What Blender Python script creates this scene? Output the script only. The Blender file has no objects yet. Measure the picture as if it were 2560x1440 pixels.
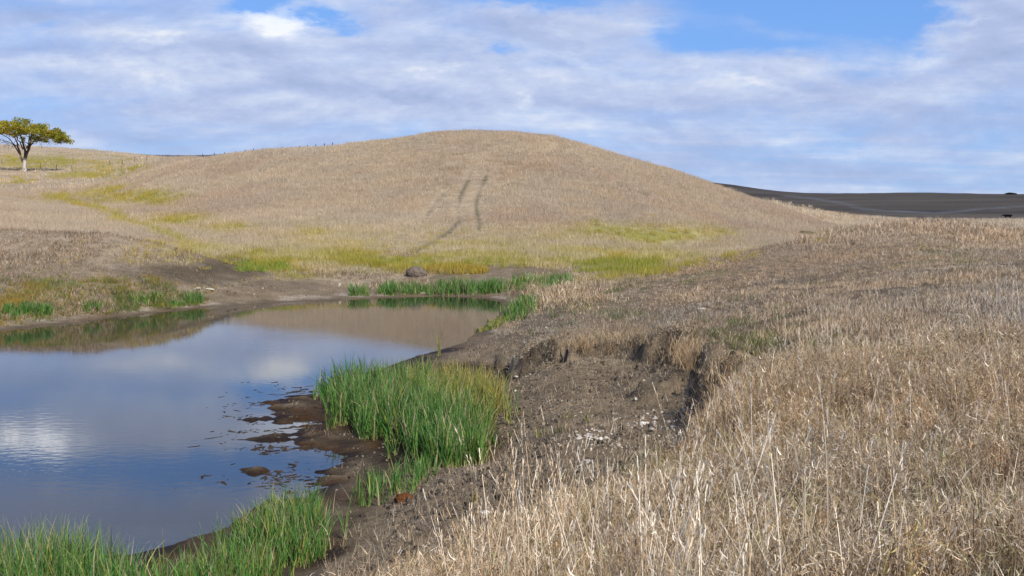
import bpy, math, random
import numpy as np
from mathutils import Vector, Matrix

# ------------------------------------------------------------------ camera, sky, sun, exposure
S = bpy.context.scene
R = math.radians
F, YH, CH = 2745.0, 500.0, 4.5           # focal length and horizon row measured on the 2560 px photograph, eye height over the water
PITCH = math.atan((720 - YH) / F)
cam_d = bpy.data.cameras.new("camera")
cam = bpy.data.objects.new("camera", cam_d)
S.collection.objects.link(cam)
cam_d.sensor_width = 36.0
cam_d.lens = 36.0 * F / 2560.0
cam_d.clip_start, cam_d.clip_end = 0.05, 6000
cam.location = (0, 0, CH)
cam.rotation_euler = (math.pi / 2 - PITCH, 0, 0)
S.camera = cam
S.view_settings.view_transform = 'Standard'
S.view_settings.look = 'None'
S.view_settings.exposure = 0.0
S.view_settings.gamma = 1.0

SUN_EL, SUN_AZ = R(42), R(147)           # azimuth clockwise from +Y: behind the camera, to the right
SUN = Vector((math.sin(SUN_AZ) * math.cos(SUN_EL), math.cos(SUN_AZ) * math.cos(SUN_EL), math.sin(SUN_EL)))
sd = bpy.data.lights.new("sun", 'SUN')
sd.energy, sd.angle, sd.color = 5.0, R(0.53), (1.0, 0.94, 0.85)
so = bpy.data.objects.new("sun", sd)
so.rotation_euler = (-SUN).to_track_quat('-Z', 'Y').to_euler()
S.collection.objects.link(so)


def ray(u, v):
    """photo pixel -> world direction with y = 1"""
    a, b = (u - 1280.0) / F, (720.0 - v) / F
    c, s = math.cos(PITCH), math.sin(PITCH)
    dy, dz = c + s * b, -s + c * b
    return a / dy, dz / dy


def build_world():
    w = bpy.data.worlds.new("World")
    S.world = w
    w.use_nodes = True
    nt = w.node_tree
    nt.nodes.clear()
    N, L = nt.nodes, nt.links

    def node(t, **kw):
        n = N.new(t)
        for k, v in kw.items():
            setattr(n, k, v)
        return n

    def put(sock, v):
        if hasattr(v, 'is_output'):
            L.new(v, sock)
        else:
            sock.default_value = v

    def m(op, a, b=0.0, c=None, clamp=False):
        n = node('ShaderNodeMath', operation=op, use_clamp=clamp)
        put(n.inputs[0], a)
        put(n.inputs[1], b)
        if c is not None:
            put(n.inputs[2], c)
        return n.outputs[0]

    def vm(op, a, b=(0, 0, 0)):
        n = node('ShaderNodeVectorMath', operation=op)
        put(n.inputs[0], a)
        put(n.inputs[1], b)
        return n.outputs[1] if op in ('DOT_PRODUCT', 'LENGTH') else n.outputs[0]

    def comb(x, y, z=0.0):
        n = node('ShaderNodeCombineXYZ')
        put(n.inputs[0], x)
        put(n.inputs[1], y)
        put(n.inputs[2], z)
        return n.outputs[0]

    def noise(vec, scale, detail=6, rough=0.55, dist=0.0):
        n = node('ShaderNodeTexNoise', noise_dimensions='3D')
        put(n.inputs['Vector'], vec)
        n.inputs['Scale'].default_value = scale
        n.inputs['Detail'].default_value = detail
        n.inputs['Roughness'].default_value = rough
        n.inputs['Distortion'].default_value = dist
        return n.outputs[0]

    def sstep(x, a, b):
        n = node('ShaderNodeMapRange', interpolation_type='SMOOTHSTEP')
        put(n.inputs[0], x)
        n.inputs[1].default_value, n.inputs[2].default_value = a, b
        n.inputs[3].default_value, n.inputs[4].default_value = 0, 1
        return n.outputs[0]

    def mix(f, a, b):
        n = node('ShaderNodeMix', data_type='RGBA')
        put(n.inputs[0], f)
        put(n.inputs[6], a)
        put(n.inputs[7], b)
        return n.outputs[2]

    sky = node('ShaderNodeTexSky', sky_type='NISHITA')
    sky.sun_disc = False
    sky.sun_elevation = SUN_EL
    sky.sun_rotation = SUN_AZ
    sky.altitude, sky.air_density, sky.dust_density, sky.ozone_density = 900, 1.0, 0.4, 1.5
    tc = node('ShaderNodeTexCoord')
    sx = node('ShaderNodeSeparateXYZ')
    L.new(tc.outputs['Generated'], sx.inputs[0])
    X, Y, Z = sx.outputs
    Yc = m('MAXIMUM', m('ABSOLUTE', Y), 0.12)
    gx, gz = m('DIVIDE', X, Yc), m('DIVIDE', Z, Yc)
    # cloud layer plane for perspective streaks
    zk = m('ADD', m('MAXIMUM', Z, 0.0), 0.10)
    q = comb(m('DIVIDE', X, zk), m('DIVIDE', Y, zk))
    g = comb(gx, gz)
    # ragged offset
    nz = node('ShaderNodeTexNoise', noise_dimensions='3D')
    L.new(comb(gx, m('MULTIPLY', gz, 2.2), 3.0), nz.inputs['Vector'])
    nz.inputs['Scale'].default_value = 9.0
    nz.inputs['Detail'].default_value = 7
    nz.inputs['Roughness'].default_value = 0.62
    off = vm('MULTIPLY', vm('SUBTRACT', nz.outputs['Color'], (0.5, 0.5, 0.5)), (0.16, 0.07, 0.0))
    gd = vm('ADD', g, off)

    def gauss(u, v, ru, rv, rot=0.0, world=None):
        cx, cz = world if world else ray(u, v)
        d = vm('SUBTRACT', gd, (cx, cz, 0))
        if rot:
            n = node('ShaderNodeVectorRotate', rotation_type='Z_AXIS')
            L.new(d, n.inputs['Vector'])
            n.inputs['Angle'].default_value = -rot
            d = n.outputs[0]
        d = vm('MULTIPLY', d, (F / ru, F / rv, 0))
        return m('EXPONENT', m('MULTIPLY', vm('DOT_PRODUCT', d, d), -1.0))

    def gsum(lst):
        tot = None
        for (amp, *a) in lst:
            t = m('MULTIPLY', gauss(*a), amp)
            tot = t if tot is None else m('ADD', tot, t)
        return tot

    cov_bias = gsum([
        (-.85, 2030, 0, 400, 78), (-0.5, 1820, 100, 260, 34, R(-12)), (-.65, 2230, 70, 160, 64),
        (-0.95, 690, 5, 110, 30), (-0.7, 850, 55, 60, 18), (-0.6, 1290, 0, 200, 22), (-0.2, 130, 60, 70, 14),
        (-0.5, 1225, 130, 40, 14), (-0.25, 1860, 235, 60, 14), (-0.18, 2130, 350, 160, 22),
        (0.85, 2490, 60, 110, 90), (0.5, 1500, 70, 250, 50), (0.4, 900, 200, 700, 120), (0.35, 2080, 240, 500, 60),
        # the sky just above the frame, seen in the pond
        (-1.3, 330, -185, 430, 36), (0.9, 40, -105, 200, 24), (-.5, 700, -200, 200, 30), (0.6, 300, -330, 600, 60), (.5, 700, -100, 500, 60),
    ])
    wob = noise(vm('MULTIPLY', q, (0.55, 1.0, 1)), 0.9, 5, 0.6, 0.15)
    n1 = noise(comb(gx, m('MULTIPLY', gz, 2.6), 1.7), 6.5, 10, 0.62, 0.1)
    nw = noise(vm('MULTIPLY', q, (0.40, 1.0, 1)), 1.3, 8, 0.56, 0.1)
    cov_raw0 = m('MULTIPLY', m('SUBTRACT', nw, 0.5), 0.9)
    cov_raw = m('ADD', cov_raw0, m('ADD', m('ADD', m('MULTIPLY', n1, 0.9), m('MULTIPLY', wob, 0.8)), m('SUBTRACT', cov_bias, 0.24)))
    cov = sstep(cov_raw, 0.02, 0.95)
    # brightness of the cloud: relief (sun-side puffs), broad light and lavender-grey bases
    bright_bias = gsum([
        (1.0, 735, 58, 95, 42), (0.6, 700, 90, 70, 25), (0.5, 560, 40, 110, 30), (0.5, 400, 105, 90, 24), (0.45, 340, 165, 90, 20),
        (0.55, 1080, 178, 75, 16), (0.6, 1292, 262, 38, 16), (0.35, 950, 130, 200, 40), (0.3, 1460, 165, 120, 10, R(-10)),
        (0.35, 1850, 205, 160, 12, R(-15)), (0.35, 2410, 18, 60, 18), (0.35, 2440, 65, 60, 12, R(30)), (0.4, 1400, 210, 160, 30), (0.25, 250, 180, 250, 20),
        (0.3, 2350, 150, 140, 22, R(20)), (0.25, 2100, 370, 260, 14),
        (-0.5, 170, 150, 230, 26), (-0.35, 370, 118, 60, 14), (-0.35, 700, 228, 280, 24), (-0.4, 1000, 245, 130, 12, R(-8)), (-0.4, 1600, 300, 260, 22, R(-6)),
        (-0.35, 2350, 280, 200, 40), (-0.4, 2520, 70, 120, 90), (-0.25, 1250, 40, 220, 40), (-0.25, 500, 350, 420, 50), (-0.3, 1900, 420, 450, 40),
        (-0.25, 2300, 440, 300, 30), (-0.25, 180, 30, 200, 24),
        (1.1, 50, -112, 120, 18), (-.3, 330, -150, 90, 22), (.5, 760, -90, 160, 24), (.5, 430, -40, 160, 20), (-0.4, 560, -60, 200, 16), (-0.3, 300, -340, 500, 60),
    ])
    na = noise(comb(gx, m('MULTIPLY', gz, 2.6), 7.1), 6.0, 10, 0.62, 0.15)
    nb = noise(comb(m('ADD', gx, 0.006), m('MULTIPLY', m('ADD', gz, 0.010), 2.6), 7.1), 6.0, 10, 0.62, 0.15)
    relief = m('MULTIPLY', m('SUBTRACT', na, nb), 2.6)
    nq = noise(vm('MULTIPLY', q, (0.40, 1.0, 1)), 1.3, 8, 0.56, 0.1)
    br = m('ADD', m('ADD', m('MULTIPLY', m('SUBTRACT', nq, 0.5), 1.0), relief), m('ADD', m('MULTIPLY', bright_bias, 0.95), m('MULTIPLY', m('SUBTRACT', na, 0.5), 0.55)))
    ramp = node('ShaderNodeValToRGB')
    L.new(m('ADD', m('MULTIPLY', br, 0.60), 0.48), ramp.inputs[0])
    e = ramp.color_ramp.elements
    e[0].position, e[0].color = 0.0, (0.35, 0.44, 0.68, 1)
    e[1].position, e[1].color = 1.0, (0.93, 0.94, 0.96, 1)
    x = e.new(0.38)
    x.color = (0.47, 0.555, 0.80, 1)
    x = e.new(0.62)
    x.color = (0.60, 0.68, 0.88, 1)
    lift = m('ADD', 1.0, gsum([(1.5, 50, -112, 95, 15), (.5, 760, -90, 160, 20), (.15, 735, 60, 90, 40)]))
    sk = vm('MULTIPLY', sky.outputs[0], (0.070, 0.094, 0.125))
    skc = node('ShaderNodeMix', data_type='RGBA')
    blue = mix(0.62, sk, (0.20, 0.42, 0.95, 1))
    lowmix = mix(sstep(gz, 0.42, 1.2), blue, sk)
    # cover falls off overhead so the zenith is mostly clear
    covz = m('MULTIPLY', cov, m('SUBTRACT', 1.0, m('MULTIPLY', sstep(Z, 0.35, 0.8), 0.75)))
    cl = vm('SCALE', ramp.outputs[0])
    cl.node.inputs['Scale'].default_value = 1.0
    L.new(lift, cl.node.inputs['Scale'])
    col = mix(m('MULTIPLY', covz, 0.96), lowmix, cl)
    bg = node('ShaderNodeBackground')
    L.new(col, bg.inputs[0])
    bg.inputs[1].default_value = 1.0
    out = node('ShaderNodeOutputWorld')
    L.new(bg.outputs[0], out.inputs[0])
    w.cycles.sampling_method = 'MANUAL'
    w.cycles.sample_map_resolution = 512


build_world()

# ------------------------------------------------------------------ numeric helpers
rng = np.random.default_rng(7)
random.seed(7)


def _hash(ix, iy, seed):
    h = (ix.astype(np.int64) * 374761393 + iy.astype(np.int64) * 668265263 + seed * 1442695041) & 0xFFFFFFFF
    h = ((h ^ (h >> 13)) * 1274126177) & 0xFFFFFFFF
    h = ((h ^ (h >> 16)) * 2246822519) & 0xFFFFFFFF
    return ((h ^ (h >> 15)) & 0xFFFFFF) / float(0xFFFFFF)


def vnoise(x, y, seed=0):
    ix, iy = np.floor(x), np.floor(y)
    fx, fy = x - ix, y - iy
    fx, fy = fx * fx * (3 - 2 * fx), fy * fy * (3 - 2 * fy)
    a, b = _hash(ix, iy, seed), _hash(ix + 1, iy, seed)
    c, d = _hash(ix, iy + 1, seed), _hash(ix + 1, iy + 1, seed)
    return (a + (b - a) * fx) * (1 - fy) + (c + (d - c) * fx) * fy


def fbm(x, y, seed=0, octv=4, gain=0.5):
    """-1..1"""
    s, amp, tot = 0.0, 1.0, 0.0
    for k in range(octv):
        s = s + amp * (vnoise(x * 2 ** k + 17.3 * k, y * 2 ** k - 9.1 * k, seed + k) * 2 - 1)
        tot += amp
        amp *= gain
    return s / tot


def smooth(x, a, b):
    t = np.clip((x - a) / (b - a), 0, 1)
    return t * t * (3 - 2 * t)


def project(x, y, z):
    c, s = math.cos(PITCH), math.sin(PITCH)
    dz = z - CH
    dep = np.maximum(y * c - dz * s, 0.05)
    return 1280 + F * x / dep, 720 - F * (y * s + dz * c) / dep


def seg_dist(x, y, P, closed):
    """distance to a polyline, sign + on its left, parameter along"""
    P = np.asarray(P, float)
    n = len(P)
    best = np.full(x.shape, 1e9)
    sgn = np.ones(x.shape)
    par = np.zeros(x.shape)
    for i in range(n if closed else n - 1):
        a, b = P[i], P[(i + 1) % n]
        d = b - a
        t = np.clip(((x - a[0]) * d[0] + (y - a[1]) * d[1]) / (d @ d), 0, 1)
        px, py = x - a[0] - t * d[0], y - a[1] - t * d[1]
        q = px * px + py * py
        k = q < best
        best = np.where(k, q, best)
        sgn = np.where(k, np.sign(d[0] * (y - a[1]) - d[1] * (x - a[0])), sgn)
        par = np.where(k, i + t, par)
    return np.sqrt(best), sgn, par


def inside(x, y, P):
    P = np.asarray(P, float)
    r = np.zeros(x.shape, bool)
    n = len(P)
    for i in range(n):
        (x0, y0), (x1, y1) = P[i], P[(i + 1) % n]
        if y0 == y1:
            continue
        c = (y0 > y) != (y1 > y)
        r ^= c & (x < (x1 - x0) * (y - y0) / (y1 - y0) + x0)
    return r


def poly_sd(x, y, P):
    d, _, _ = seg_dist(x, y, P, True)
    return np.where(inside(x, y, P), -d, d)


def on_plane(u, v, z=0.0):
    a, b = ray(u, v)
    t = (z - CH) / b
    return (a * t, t)


# ------------------------------------------------------------------ terrain height
CP = []


def cv(u, Y, v):
    a, b = ray(u, v)
    CP.append((a * Y, Y, CH + b * Y))


def cz(u, Y, z):
    CP.append(((u - 1280) / F * Y, Y, z))


# main hill, faces and back
for u, pts in {
    1100: [(53, 720), (56, 690), (60, 660), (72, 600), (80, 560), (90, 500), (97, 450), (104, 400), (110, 363), (117, 336)],
    1250: [(56, 690), (60, 660), (74, 590), (84, 530), (93, 470), (102, 400), (110, 350), (117, 329)],
    900: [(53, 715), (57, 685), (62, 645), (72, 595), (82, 545), (92, 490), (102, 430), (112, 385), (119, 359)],
    700: [(53, 705), (57, 670), (62, 640), (72, 595), (82, 545), (92, 495), (108, 425), (124, 377)],
    560: [(66, 625), (78, 565), (92, 510), (112, 445), (134, 391)],
    420: [(78, 575), (92, 525), (112, 462), (130, 420), (150, 397)],
    320: [(100, 520), (120, 480), (145, 445), (170, 424), (200, 410)],
    1400: [(57, 685), (62, 650), (76, 580), (88, 500), (100, 420), (112, 362), (118, 346)],
    1550: [(62, 650), (78, 580), (90, 510), (104, 435), (118, 391)],
    1700: [(64, 640), (80, 580), (94, 520), (108, 465), (119, 438)],
    1850: [(70, 625), (86, 580), (100, 540), (119, 490)],
    1980: [(80, 600), (100, 565), (119, 534)],
    2080: [(95, 588), (119, 568)],
    2200: [(100, 590), (130, 570)],
}.items():
    for Y, v in pts:
        cv(u, Y, v)
for u, zc in ((1250, 11.6), (1100, 11.4), (900, 10.2), (1400, 10.8), (1550, 8.6), (1700, 6.6), (1850, 4.4)):
    cz(u, 128, zc - 0.2)
    cz(u, 150, zc * 0.80)
    cz(u, 200, zc * 0.4 + .6)
    cz(u, 270, 2.0)
for u in (700, 560):
    cz(u, 142, 9.4)
    cz(u, 190, 9.0)
    cz(u, 260, 10.0)
cz(420, 190, 10.4); cz(420, 260, 14.5)
for u in (700, 900, 1100):
    cz(u, 330, 8)
    cz(u, 600, 14)
# second spur at the right and the shaded plain behind
for u, v in ((1900, 497), (2000, 515), (2100, 535), (2200, 548)):
    cv(u, 180, v + 3)
cz(1900, 215, 3.6); cz(2000, 215, 2.2); cz(2100, 210, 1.2); cz(2200, 210, .5)
for u in (2400, 2520, 2640):
    cz(u, 282, -1.2)
for u in (1800, 2000, 2200, 2400, 2600):
    cz(u, 290, 0.2 if u < 2300 else -1.1)
    cz(u, 420, 1.8)
cz(2420, 230, .35); cz(2560, 228, .45); cz(2560, 185, -.3); cz(2400, 150, -.4); cz(2560, 120, .2); cz(2560, 90, .6)
for u, v in ((1700, 457), (1790, 459), (1850, 466), (1960, 480), (2150, 485), (2300, 482), (2560, 484), (2800, 484)):
    cv(u, 720, v)
for u in (1700, 1960, 2300, 2700):
    cz(u, 1000, 4)
    cz(u, 560, 6.0 if u > 1900 else 8.5)
# left valley
for u, pts in {
    0: [(39, 800), (43, 722), (48, 650), (55, 583), (63, 588), (75, 562), (95, 522), (130, 480), (200, 441), (245, 427), (290, 402), (340, 369)],
    -250: [(38, 815), (43, 720), (49, 640), (57, 575), (75, 552), (95, 515), (130, 475), (200, 438), (245, 421), (290, 392), (340, 358)],
    150: [(43, 722), (48, 655), (55, 583), (62, 592), (75, 570), (100, 524), (140, 489), (190, 452), (240, 430), (290, 402), (340, 374)],
    280: [(44, 715), (49, 655), (54, 589), (58, 603), (63, 603), (77, 573), (110, 519)],
    400: [(45, 715), (49, 675), (53.5, 609), (57, 630), (62, 625), (72, 590)],
    500: [(47, 720), (51, 680), (54, 634), (57, 656), (61, 652), (68, 618)],
    570: [(49, 720), (52, 690), (55, 653), (58, 672), (62, 652)],
    640: [(51, 710), (55, 680), (60, 655)],
    240: [(190, 447), (215, 433), (260, 415), (300, 401)],
    330: [(240, 407), (300, 396)],
}.items():
    for Y, v in pts:
        cv(u, Y, v)
for u, v in ((0, 366), (200, 382), (330, 387), (450, 388), (620, 390)):
    cv(u, 470, v)
    cv(u, 620, v + 8)
for u in (-300, 100, 400):
    cz(u, 1000, 22)
# right bank and foreground
for u, pts in {
    1100: [(9, 1440), (11, 1380), (13.6, 1280), (17.2, 1180), (24, 1010), (30, 900)],
    850: [(12, 1440), (14.2, 1340)],
    600: [(12.8, 1440)],
    1250: [(12.6, 1300), (18.3, 1150), (21.5, 1050), (26.5, 950), (30, 880), (34, 826)],
    1330: [(28, 885), (30.5, 830), (35, 780), (42, 742)],
    1400: [(7, 1440), (9, 1330), (11.5, 1250), (13.7, 1200), (17.2, 1100), (21.2, 1000), (24, 920), (27, 845), (31, 790), (36, 745), (42, 722)],
    1500: [(6.8, 1440), (9.2, 1310), (11.5, 1210), (18, 1075), (23, 950), (27, 850), (32, 768), (38, 724), (42, 706)],
    1600: [(6.4, 1440), (14, 1155), (20, 1010), (25.5, 855), (30, 785), (36, 725), (42, 690)],
    1700: [(6.2, 1440), (8, 1300), (10.5, 1190), (14, 1140), (17.3, 1082), (22.5, 880), (27, 800), (34, 725), (40, 685), (45, 664)],
    1850: [(5.7, 1440), (8.3, 1240), (11, 1120), (14, 1040), (16.5, 990), (19, 920), (24, 810), (32, 715), (40, 655), (46, 630)],
    2000: [(5.2, 1440), (8.2, 1200), (11, 1050), (13.5, 955), (17.5, 855), (24, 765), (33, 688), (41, 634), (49, 599)],
    2150: [(5, 1440), (9, 1130), (14, 930), (21, 785), (30, 690), (42, 612), (51, 577)],
    2300: [(4.8, 1440), (9, 1105), (14, 900), (21, 760), (30, 670), (44, 590), (53, 558)],
    2450: [(4.7, 1440), (8.5, 1105), (12.5, 910), (20, 755), (30, 658), (44, 595), (53, 568)],
    2600: [(4.6, 1440), (8.5, 1090), (12.5, 900), (20, 750), (30, 655), (44, 603), (55, 590)],
    2850: [(4.6, 1440), (8.5, 1090), (12.5, 900), (20, 750), (30, 655), (44, 590), (58, 565)],
}.items():
    for Y, v in pts:
        cv(u, Y, v)
for u, zc in ((1480, .9), (1600, .95), (1700, 1.0), (1850, 1.35), (2000, 1.6), (2150, 1.6), (2300, 1.7), (2600, 1.5)):
    cz(u, 55 if u < 1900 else 63, zc - .1)
    if u >= 1700:
        cz(u, 76, zc - .2 if u < 2100 else .7)
cz(1980, 142, 1.4); cz(2080, 140, .5); cz(1850, 150, 2.2); cz(2160, 140, .2)
for x, y, z in ((-1, 3, 2.6), (1, 1, 2.8), (-1.5, 6, 2.0), (0, 8, 1.75), (-3, 5, 1.4), (-4, 9, .7), (4, 3, 2.95), (-8, 4, .8), (-6, 10, .35), (0, -3, 2.9), (6, -3, 3.0), (-6, -3, 1.6)):
    CP.append((x, y, z))
CP = np.array(CP)


def warp(x, y):
    yy = np.maximum(y + 6, 1.5)
    return np.clip(2.2 * x / yy, -2.3, 2.3), np.log(yy) * 1.15


cw = np.stack(warp(CP[:, 0], CP[:, 1]), 1)
CSH = 0.07


def phi(d2):
    return np.sqrt(d2 + CSH * CSH)


_n = len(CP)
# interpolate height times a distance weight so that far big heights do not ring near
A = np.zeros((_n + 3, _n + 3))
A[:_n, :_n] = phi(((cw[:, None] - cw[None]) ** 2).sum(-1))
A[:_n, :_n] -= np.eye(_n) * 0.0012
A[:_n, _n] = 1
A[:_n, _n + 1:] = cw
A[_n:, :_n] = A[:_n, _n:].T
wts = np.linalg.solve(A, np.concatenate([CP[:, 2], [0, 0, 0]]))


def rbf(x, y):
    X, Y = warp(x, y)
    out = np.empty(x.size)
    xf, yf = X.ravel(), Y.ravel()
    for i in range(0, x.size, 20000):
        a, b = xf[i:i + 20000], yf[i:i + 20000]
        d2 = (a[:, None] - cw[None, :, 0]) ** 2 + (b[:, None] - cw[None, :, 1]) ** 2
        out[i:i + 20000] = phi(d2) @ wts[:_n] + wts[_n] + wts[_n + 1] * a + wts[_n + 2] * b
    return out.reshape(x.shape)


POND = [on_plane(*p) for p in (
    (-900, 900), (-600, 868), (-300, 845), (0, 830), (150, 810), (350, 786), (500, 769), (650, 758), (800, 753), (950, 745), (1100, 741), (1200, 745), (1262, 756),
    (1250, 785), (1225, 812), (1195, 835), (1160, 855), (1115, 872), (1060, 888), (1000, 905), (920, 935), (850, 958), (795, 972), (730, 990), (680, 1020),
    (690, 1075), (740, 1115), (770, 1150), (745, 1190), (700, 1225), (640, 1268), (560, 1320), (430, 1362), (330, 1385), (180, 1392), (0, 1402), (-300, 1420), (-900, 1440))]
BANK = [((u - 1280) / F * Y, Y) for u, Y in (
    (1235, 30.5), (1262, 28.4), (1290, 26.6), (1330, 26.0), (1385, 25.4), (1430, 25.9), (1500, 25.2), (1570, 25.0), (1630, 24.2), (1672, 24.1), (1700, 23.0), (1694, 21.9),
    (1718, 21.3), (1740, 20.8), (1758, 20.1), (1768, 19.2), (1790, 18.5), (1830, 17.9), (1850, 16.9), (1838, 16.0), (1780, 15.0), (1700, 13.6), (1540, 12.3), (1380, 11.2), (1200, 10.4), (1000, 10.0))]
BANK_H = .78 * np.array([.10, .45, .85, .95, .70, .45, .50, .55, .65, .80, .80, .65, .5, .5, .55, .6, .6, .6, .6, .6, .7, .5, .35, .22, .1, .0])
BANK_R = BANK[::-1]


BLOCKS = [(1668, 985, .8, .72, .62, .42, .35), (1795, 1046, .9, .50, .50, .36, -.2), (1760, 985, .9, .4, .5, .30, .6)]


def height(x, y):
    z = rbf(x, y)
    far = smooth(y, 30, 120)
    # gentle unevenness
    z = z + (fbm(x / 9, y / 9, 3, 3) * .10 + fbm(x / 1.9, y / 1.9, 5, 4) * .055) * (1 + far * 1.2) * smooth(y, -2, 6)
    z = z + fbm(x / 45, y / 45, 8, 3) * .5 * smooth(y, 180, 400) + fbm(x / 90, y / 120, 9, 4) * 2.2 * smooth(y, 300, 520) * smooth(x, 0, 80)
    # cut bank
    m = (x > -6) & (x < 9) & (y > 7) & (y < 34)
    if m.any():
        xs, ys = x[m], y[m]
        jx, jy = fbm(xs / .8, ys / .8, 21, 5, .6) * .42, fbm(xs / .8, ys / .8, 31, 5, .6) * .42
        d, sg, par = seg_dist(xs + jx, ys + jy, BANK, False)
        s = d * sg                                   # + on the bank side (left of travel)
        hh = np.interp(par, np.arange(len(BANK_H)), BANK_H)
        endf = np.clip(np.minimum(par, len(BANK) - 1 - par) * 2, 0, 1)
        step = (smooth(s, -.10, .10) - .5) * hh * np.where(s > 0, np.exp(-np.abs(s) / 2.2), np.exp(-np.abs(s) / 1.0)) * endf
        for (bu, bv, bz, ax, ay, hz, rt) in BLOCKS:
            bx, by = on_plane(bu, bv, bz)
            dx, dy = xs + jx * .35 - bx, ys + jy * .35 - by
            qx, qy = (dx * math.cos(rt) + dy * math.sin(rt)) / ax, (-dx * math.sin(rt) + dy * math.cos(rt)) / ay
            rr_ = (np.abs(qx) ** 2.4 + np.abs(qy) ** 2.4) ** (1 / 2.4)
            step = step + hz * (1 - smooth(rr_, .62, 1.0)) * (.8 + .3 * qx)
        lump = np.exp(-((s + .35) / .5) ** 2) * fbm(xs / .35, ys / .35, 41, 4, .6) * .20 * hh
        z = z.copy()
        z[m] += step + lump
    # pond
    m = (y > 6) & (y < 70) & (x < 8) & (x > -70)
    if m.any():
        xs, ys = x[m], y[m]
        u, v = project(xs, ys, np.zeros_like(xs))
        flat = np.exp(-(((u - 740) / 210) ** 2 + ((v - 1110) / 125) ** 2))
        sd_ = poly_sd(xs, ys, POND)
        sd_ = sd_ + fbm(xs / 1.5, ys / 1.5, 51, 4) * .22
        zz = z[m]
        land = .012 + .05 * np.minimum(np.maximum(sd_, 0), 1.0) + (np.maximum(zz, .05) - .06) * smooth(sd_, .1, 2.6)
        pool = np.maximum(-.45, sd_ * .16 - .004)
        zz = np.where(sd_ > 0, np.maximum(land, .012), pool)
        isl = fbm(xs / 1.15 + .25 * fbm(xs / .4, ys / .4, 77, 3), ys / .85, 61, 5, .58)
        isl = isl * .18 + .11 * fbm(xs / .42, ys / .24, 67, 5, .62) - .022
        near = smooth(flat, .12, .55)
        lvl = np.clip(sd_ * .055 + isl, -.2, .10)
        zz = zz * (1 - near) + near * np.where(sd_ > 1.3, zz, lvl * (1 - smooth(sd_, .3, 1.3)) + zz * smooth(sd_, .3, 1.3))
        z = z.copy()
        z[m] = zz
    # clods and hoof-trodden mud
    u, v = project(x, y, z)
    mud = smooth(-poly_sd(u, v, MUD), -25, 20)
    z = z + mud * smooth(z, 0.02, .3) * (fbm(x / .30, y / .30, 71, 4, .6) * .06 + fbm(x / .1, y / .1, 73, 2) * .016)
    return z


MUD = [(1100, 905), (1215, 850), (1290, 850), (1400, 880), (1480, 885), (1600, 890), (1690, 890), (1720, 925), (1800, 940), (1805, 1005), (1765, 1080), (1735, 1125), (1640, 1178), (1500, 1250),
       (1340, 1330), (1130, 1405), (980, 1475), (860, 1555), (820, 1430), (830, 1330), (700, 1260), (860, 1130), (790, 985), (1000, 930)]
FARMUD = [(425, 765), (520, 735), (640, 700), (780, 703), (900, 718), (1100, 728), (1345, 726), (1345, 748), (1100, 746), (900, 760), (640, 770)]
MOUND = [(300, 655), (360, 668), (420, 655), (470, 660), (500, 640), (560, 642), (640, 668), (660, 690), (600, 705), (450, 722), (350, 700), (270, 680)]
LEDGE = [[(1018, 672), (1062, 672), (1066, 702), (1015, 702)], [(1070, 690), (1200, 688), (1330, 692), (1440, 690), (1430, 712), (1080, 714)], [(1170, 668), (1260, 664), (1440, 680), (1440, 696), (1300, 694), (1180, 690)], [(1200, 905), (1260, 905), (1260, 930), (1200, 930)]]
TRAMPLED = [(1235, 820), (1330, 790), (1500, 765), (1750, 770), (1950, 810), (1990, 900), (1880, 960), (1800, 930), (1700, 890), (1400, 870)]
TRACKS = [([(1217, 445), (1204, 470), (1192, 505), (1194, 535), (1199, 572)], 6.5, 1.0),
          ([(1170, 455), (1152, 490), (1145, 525), (1150, 550), (1125, 580), (1070, 612), (1010, 645)], 6.5, .95),
          ([(1110, 487), (1090, 510), (1065, 545)], 6.5, .75), ([(1010, 575), (1000, 600), (960, 640), (940, 660)], 9, .45), ([(1180, 430), (1160, 470)], 6, .4)]
SWALE = [(150, 492), (250, 525), (330, 555), (400, 580), (470, 606), (540, 628)]
GREENS = [(950, 655, 400, 20, .8), (1120, 620, 260, 14, .35), (1520, 645, 220, 20, .65), (640, 655, 120, 22, .8), (500, 620, 80, 14, .6), (1250, 600, 420, 30, .16), (800, 590, 200, 20, .2), (330, 492, 85, 15, 1.0), (400, 505, 40, 9, .7), (455, 545, 45, 10, .9), (425, 555, 40, 8, .8), (560, 575, 60, 12, .5), (785, 585, 45, 10, .6), (880, 640, 110, 18, .8), (640, 640, 70, 18, .9), (980, 655, 120, 12, .8),
          (660, 662, 50, 16, 1.0), (740, 680, 90, 12, .7), (800, 640, 200, 30, .6), (1650, 588, 110, 18, .9), (1540, 578, 140, 16, .6), (1450, 600, 160, 20, .3), (700, 610, 90, 10, .35), (1780, 590, 60, 12, .5), (1540, 662, 110, 13, 1.0), (1430, 640, 50, 9, .6),
          (1250, 640, 160, 15, .5), (1140, 668, 70, 10, 1.0), (1330, 655, 100, 12, .5), (960, 635, 200, 20, .3), (230, 440, 70, 6, .8), (130, 405, 120, 9, .8), (300, 425, 60, 5, .7), (45, 455, 25, 8, .5), (140, 500, 40, 8, .5),
          (1620, 680, 80, 14, .5), (1510, 700, 60, 12, .3), (1330, 690, 60, 14, .5), (1180, 690, 60, 12, .4), (1780, 690, 60, 25, .2)]


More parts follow.
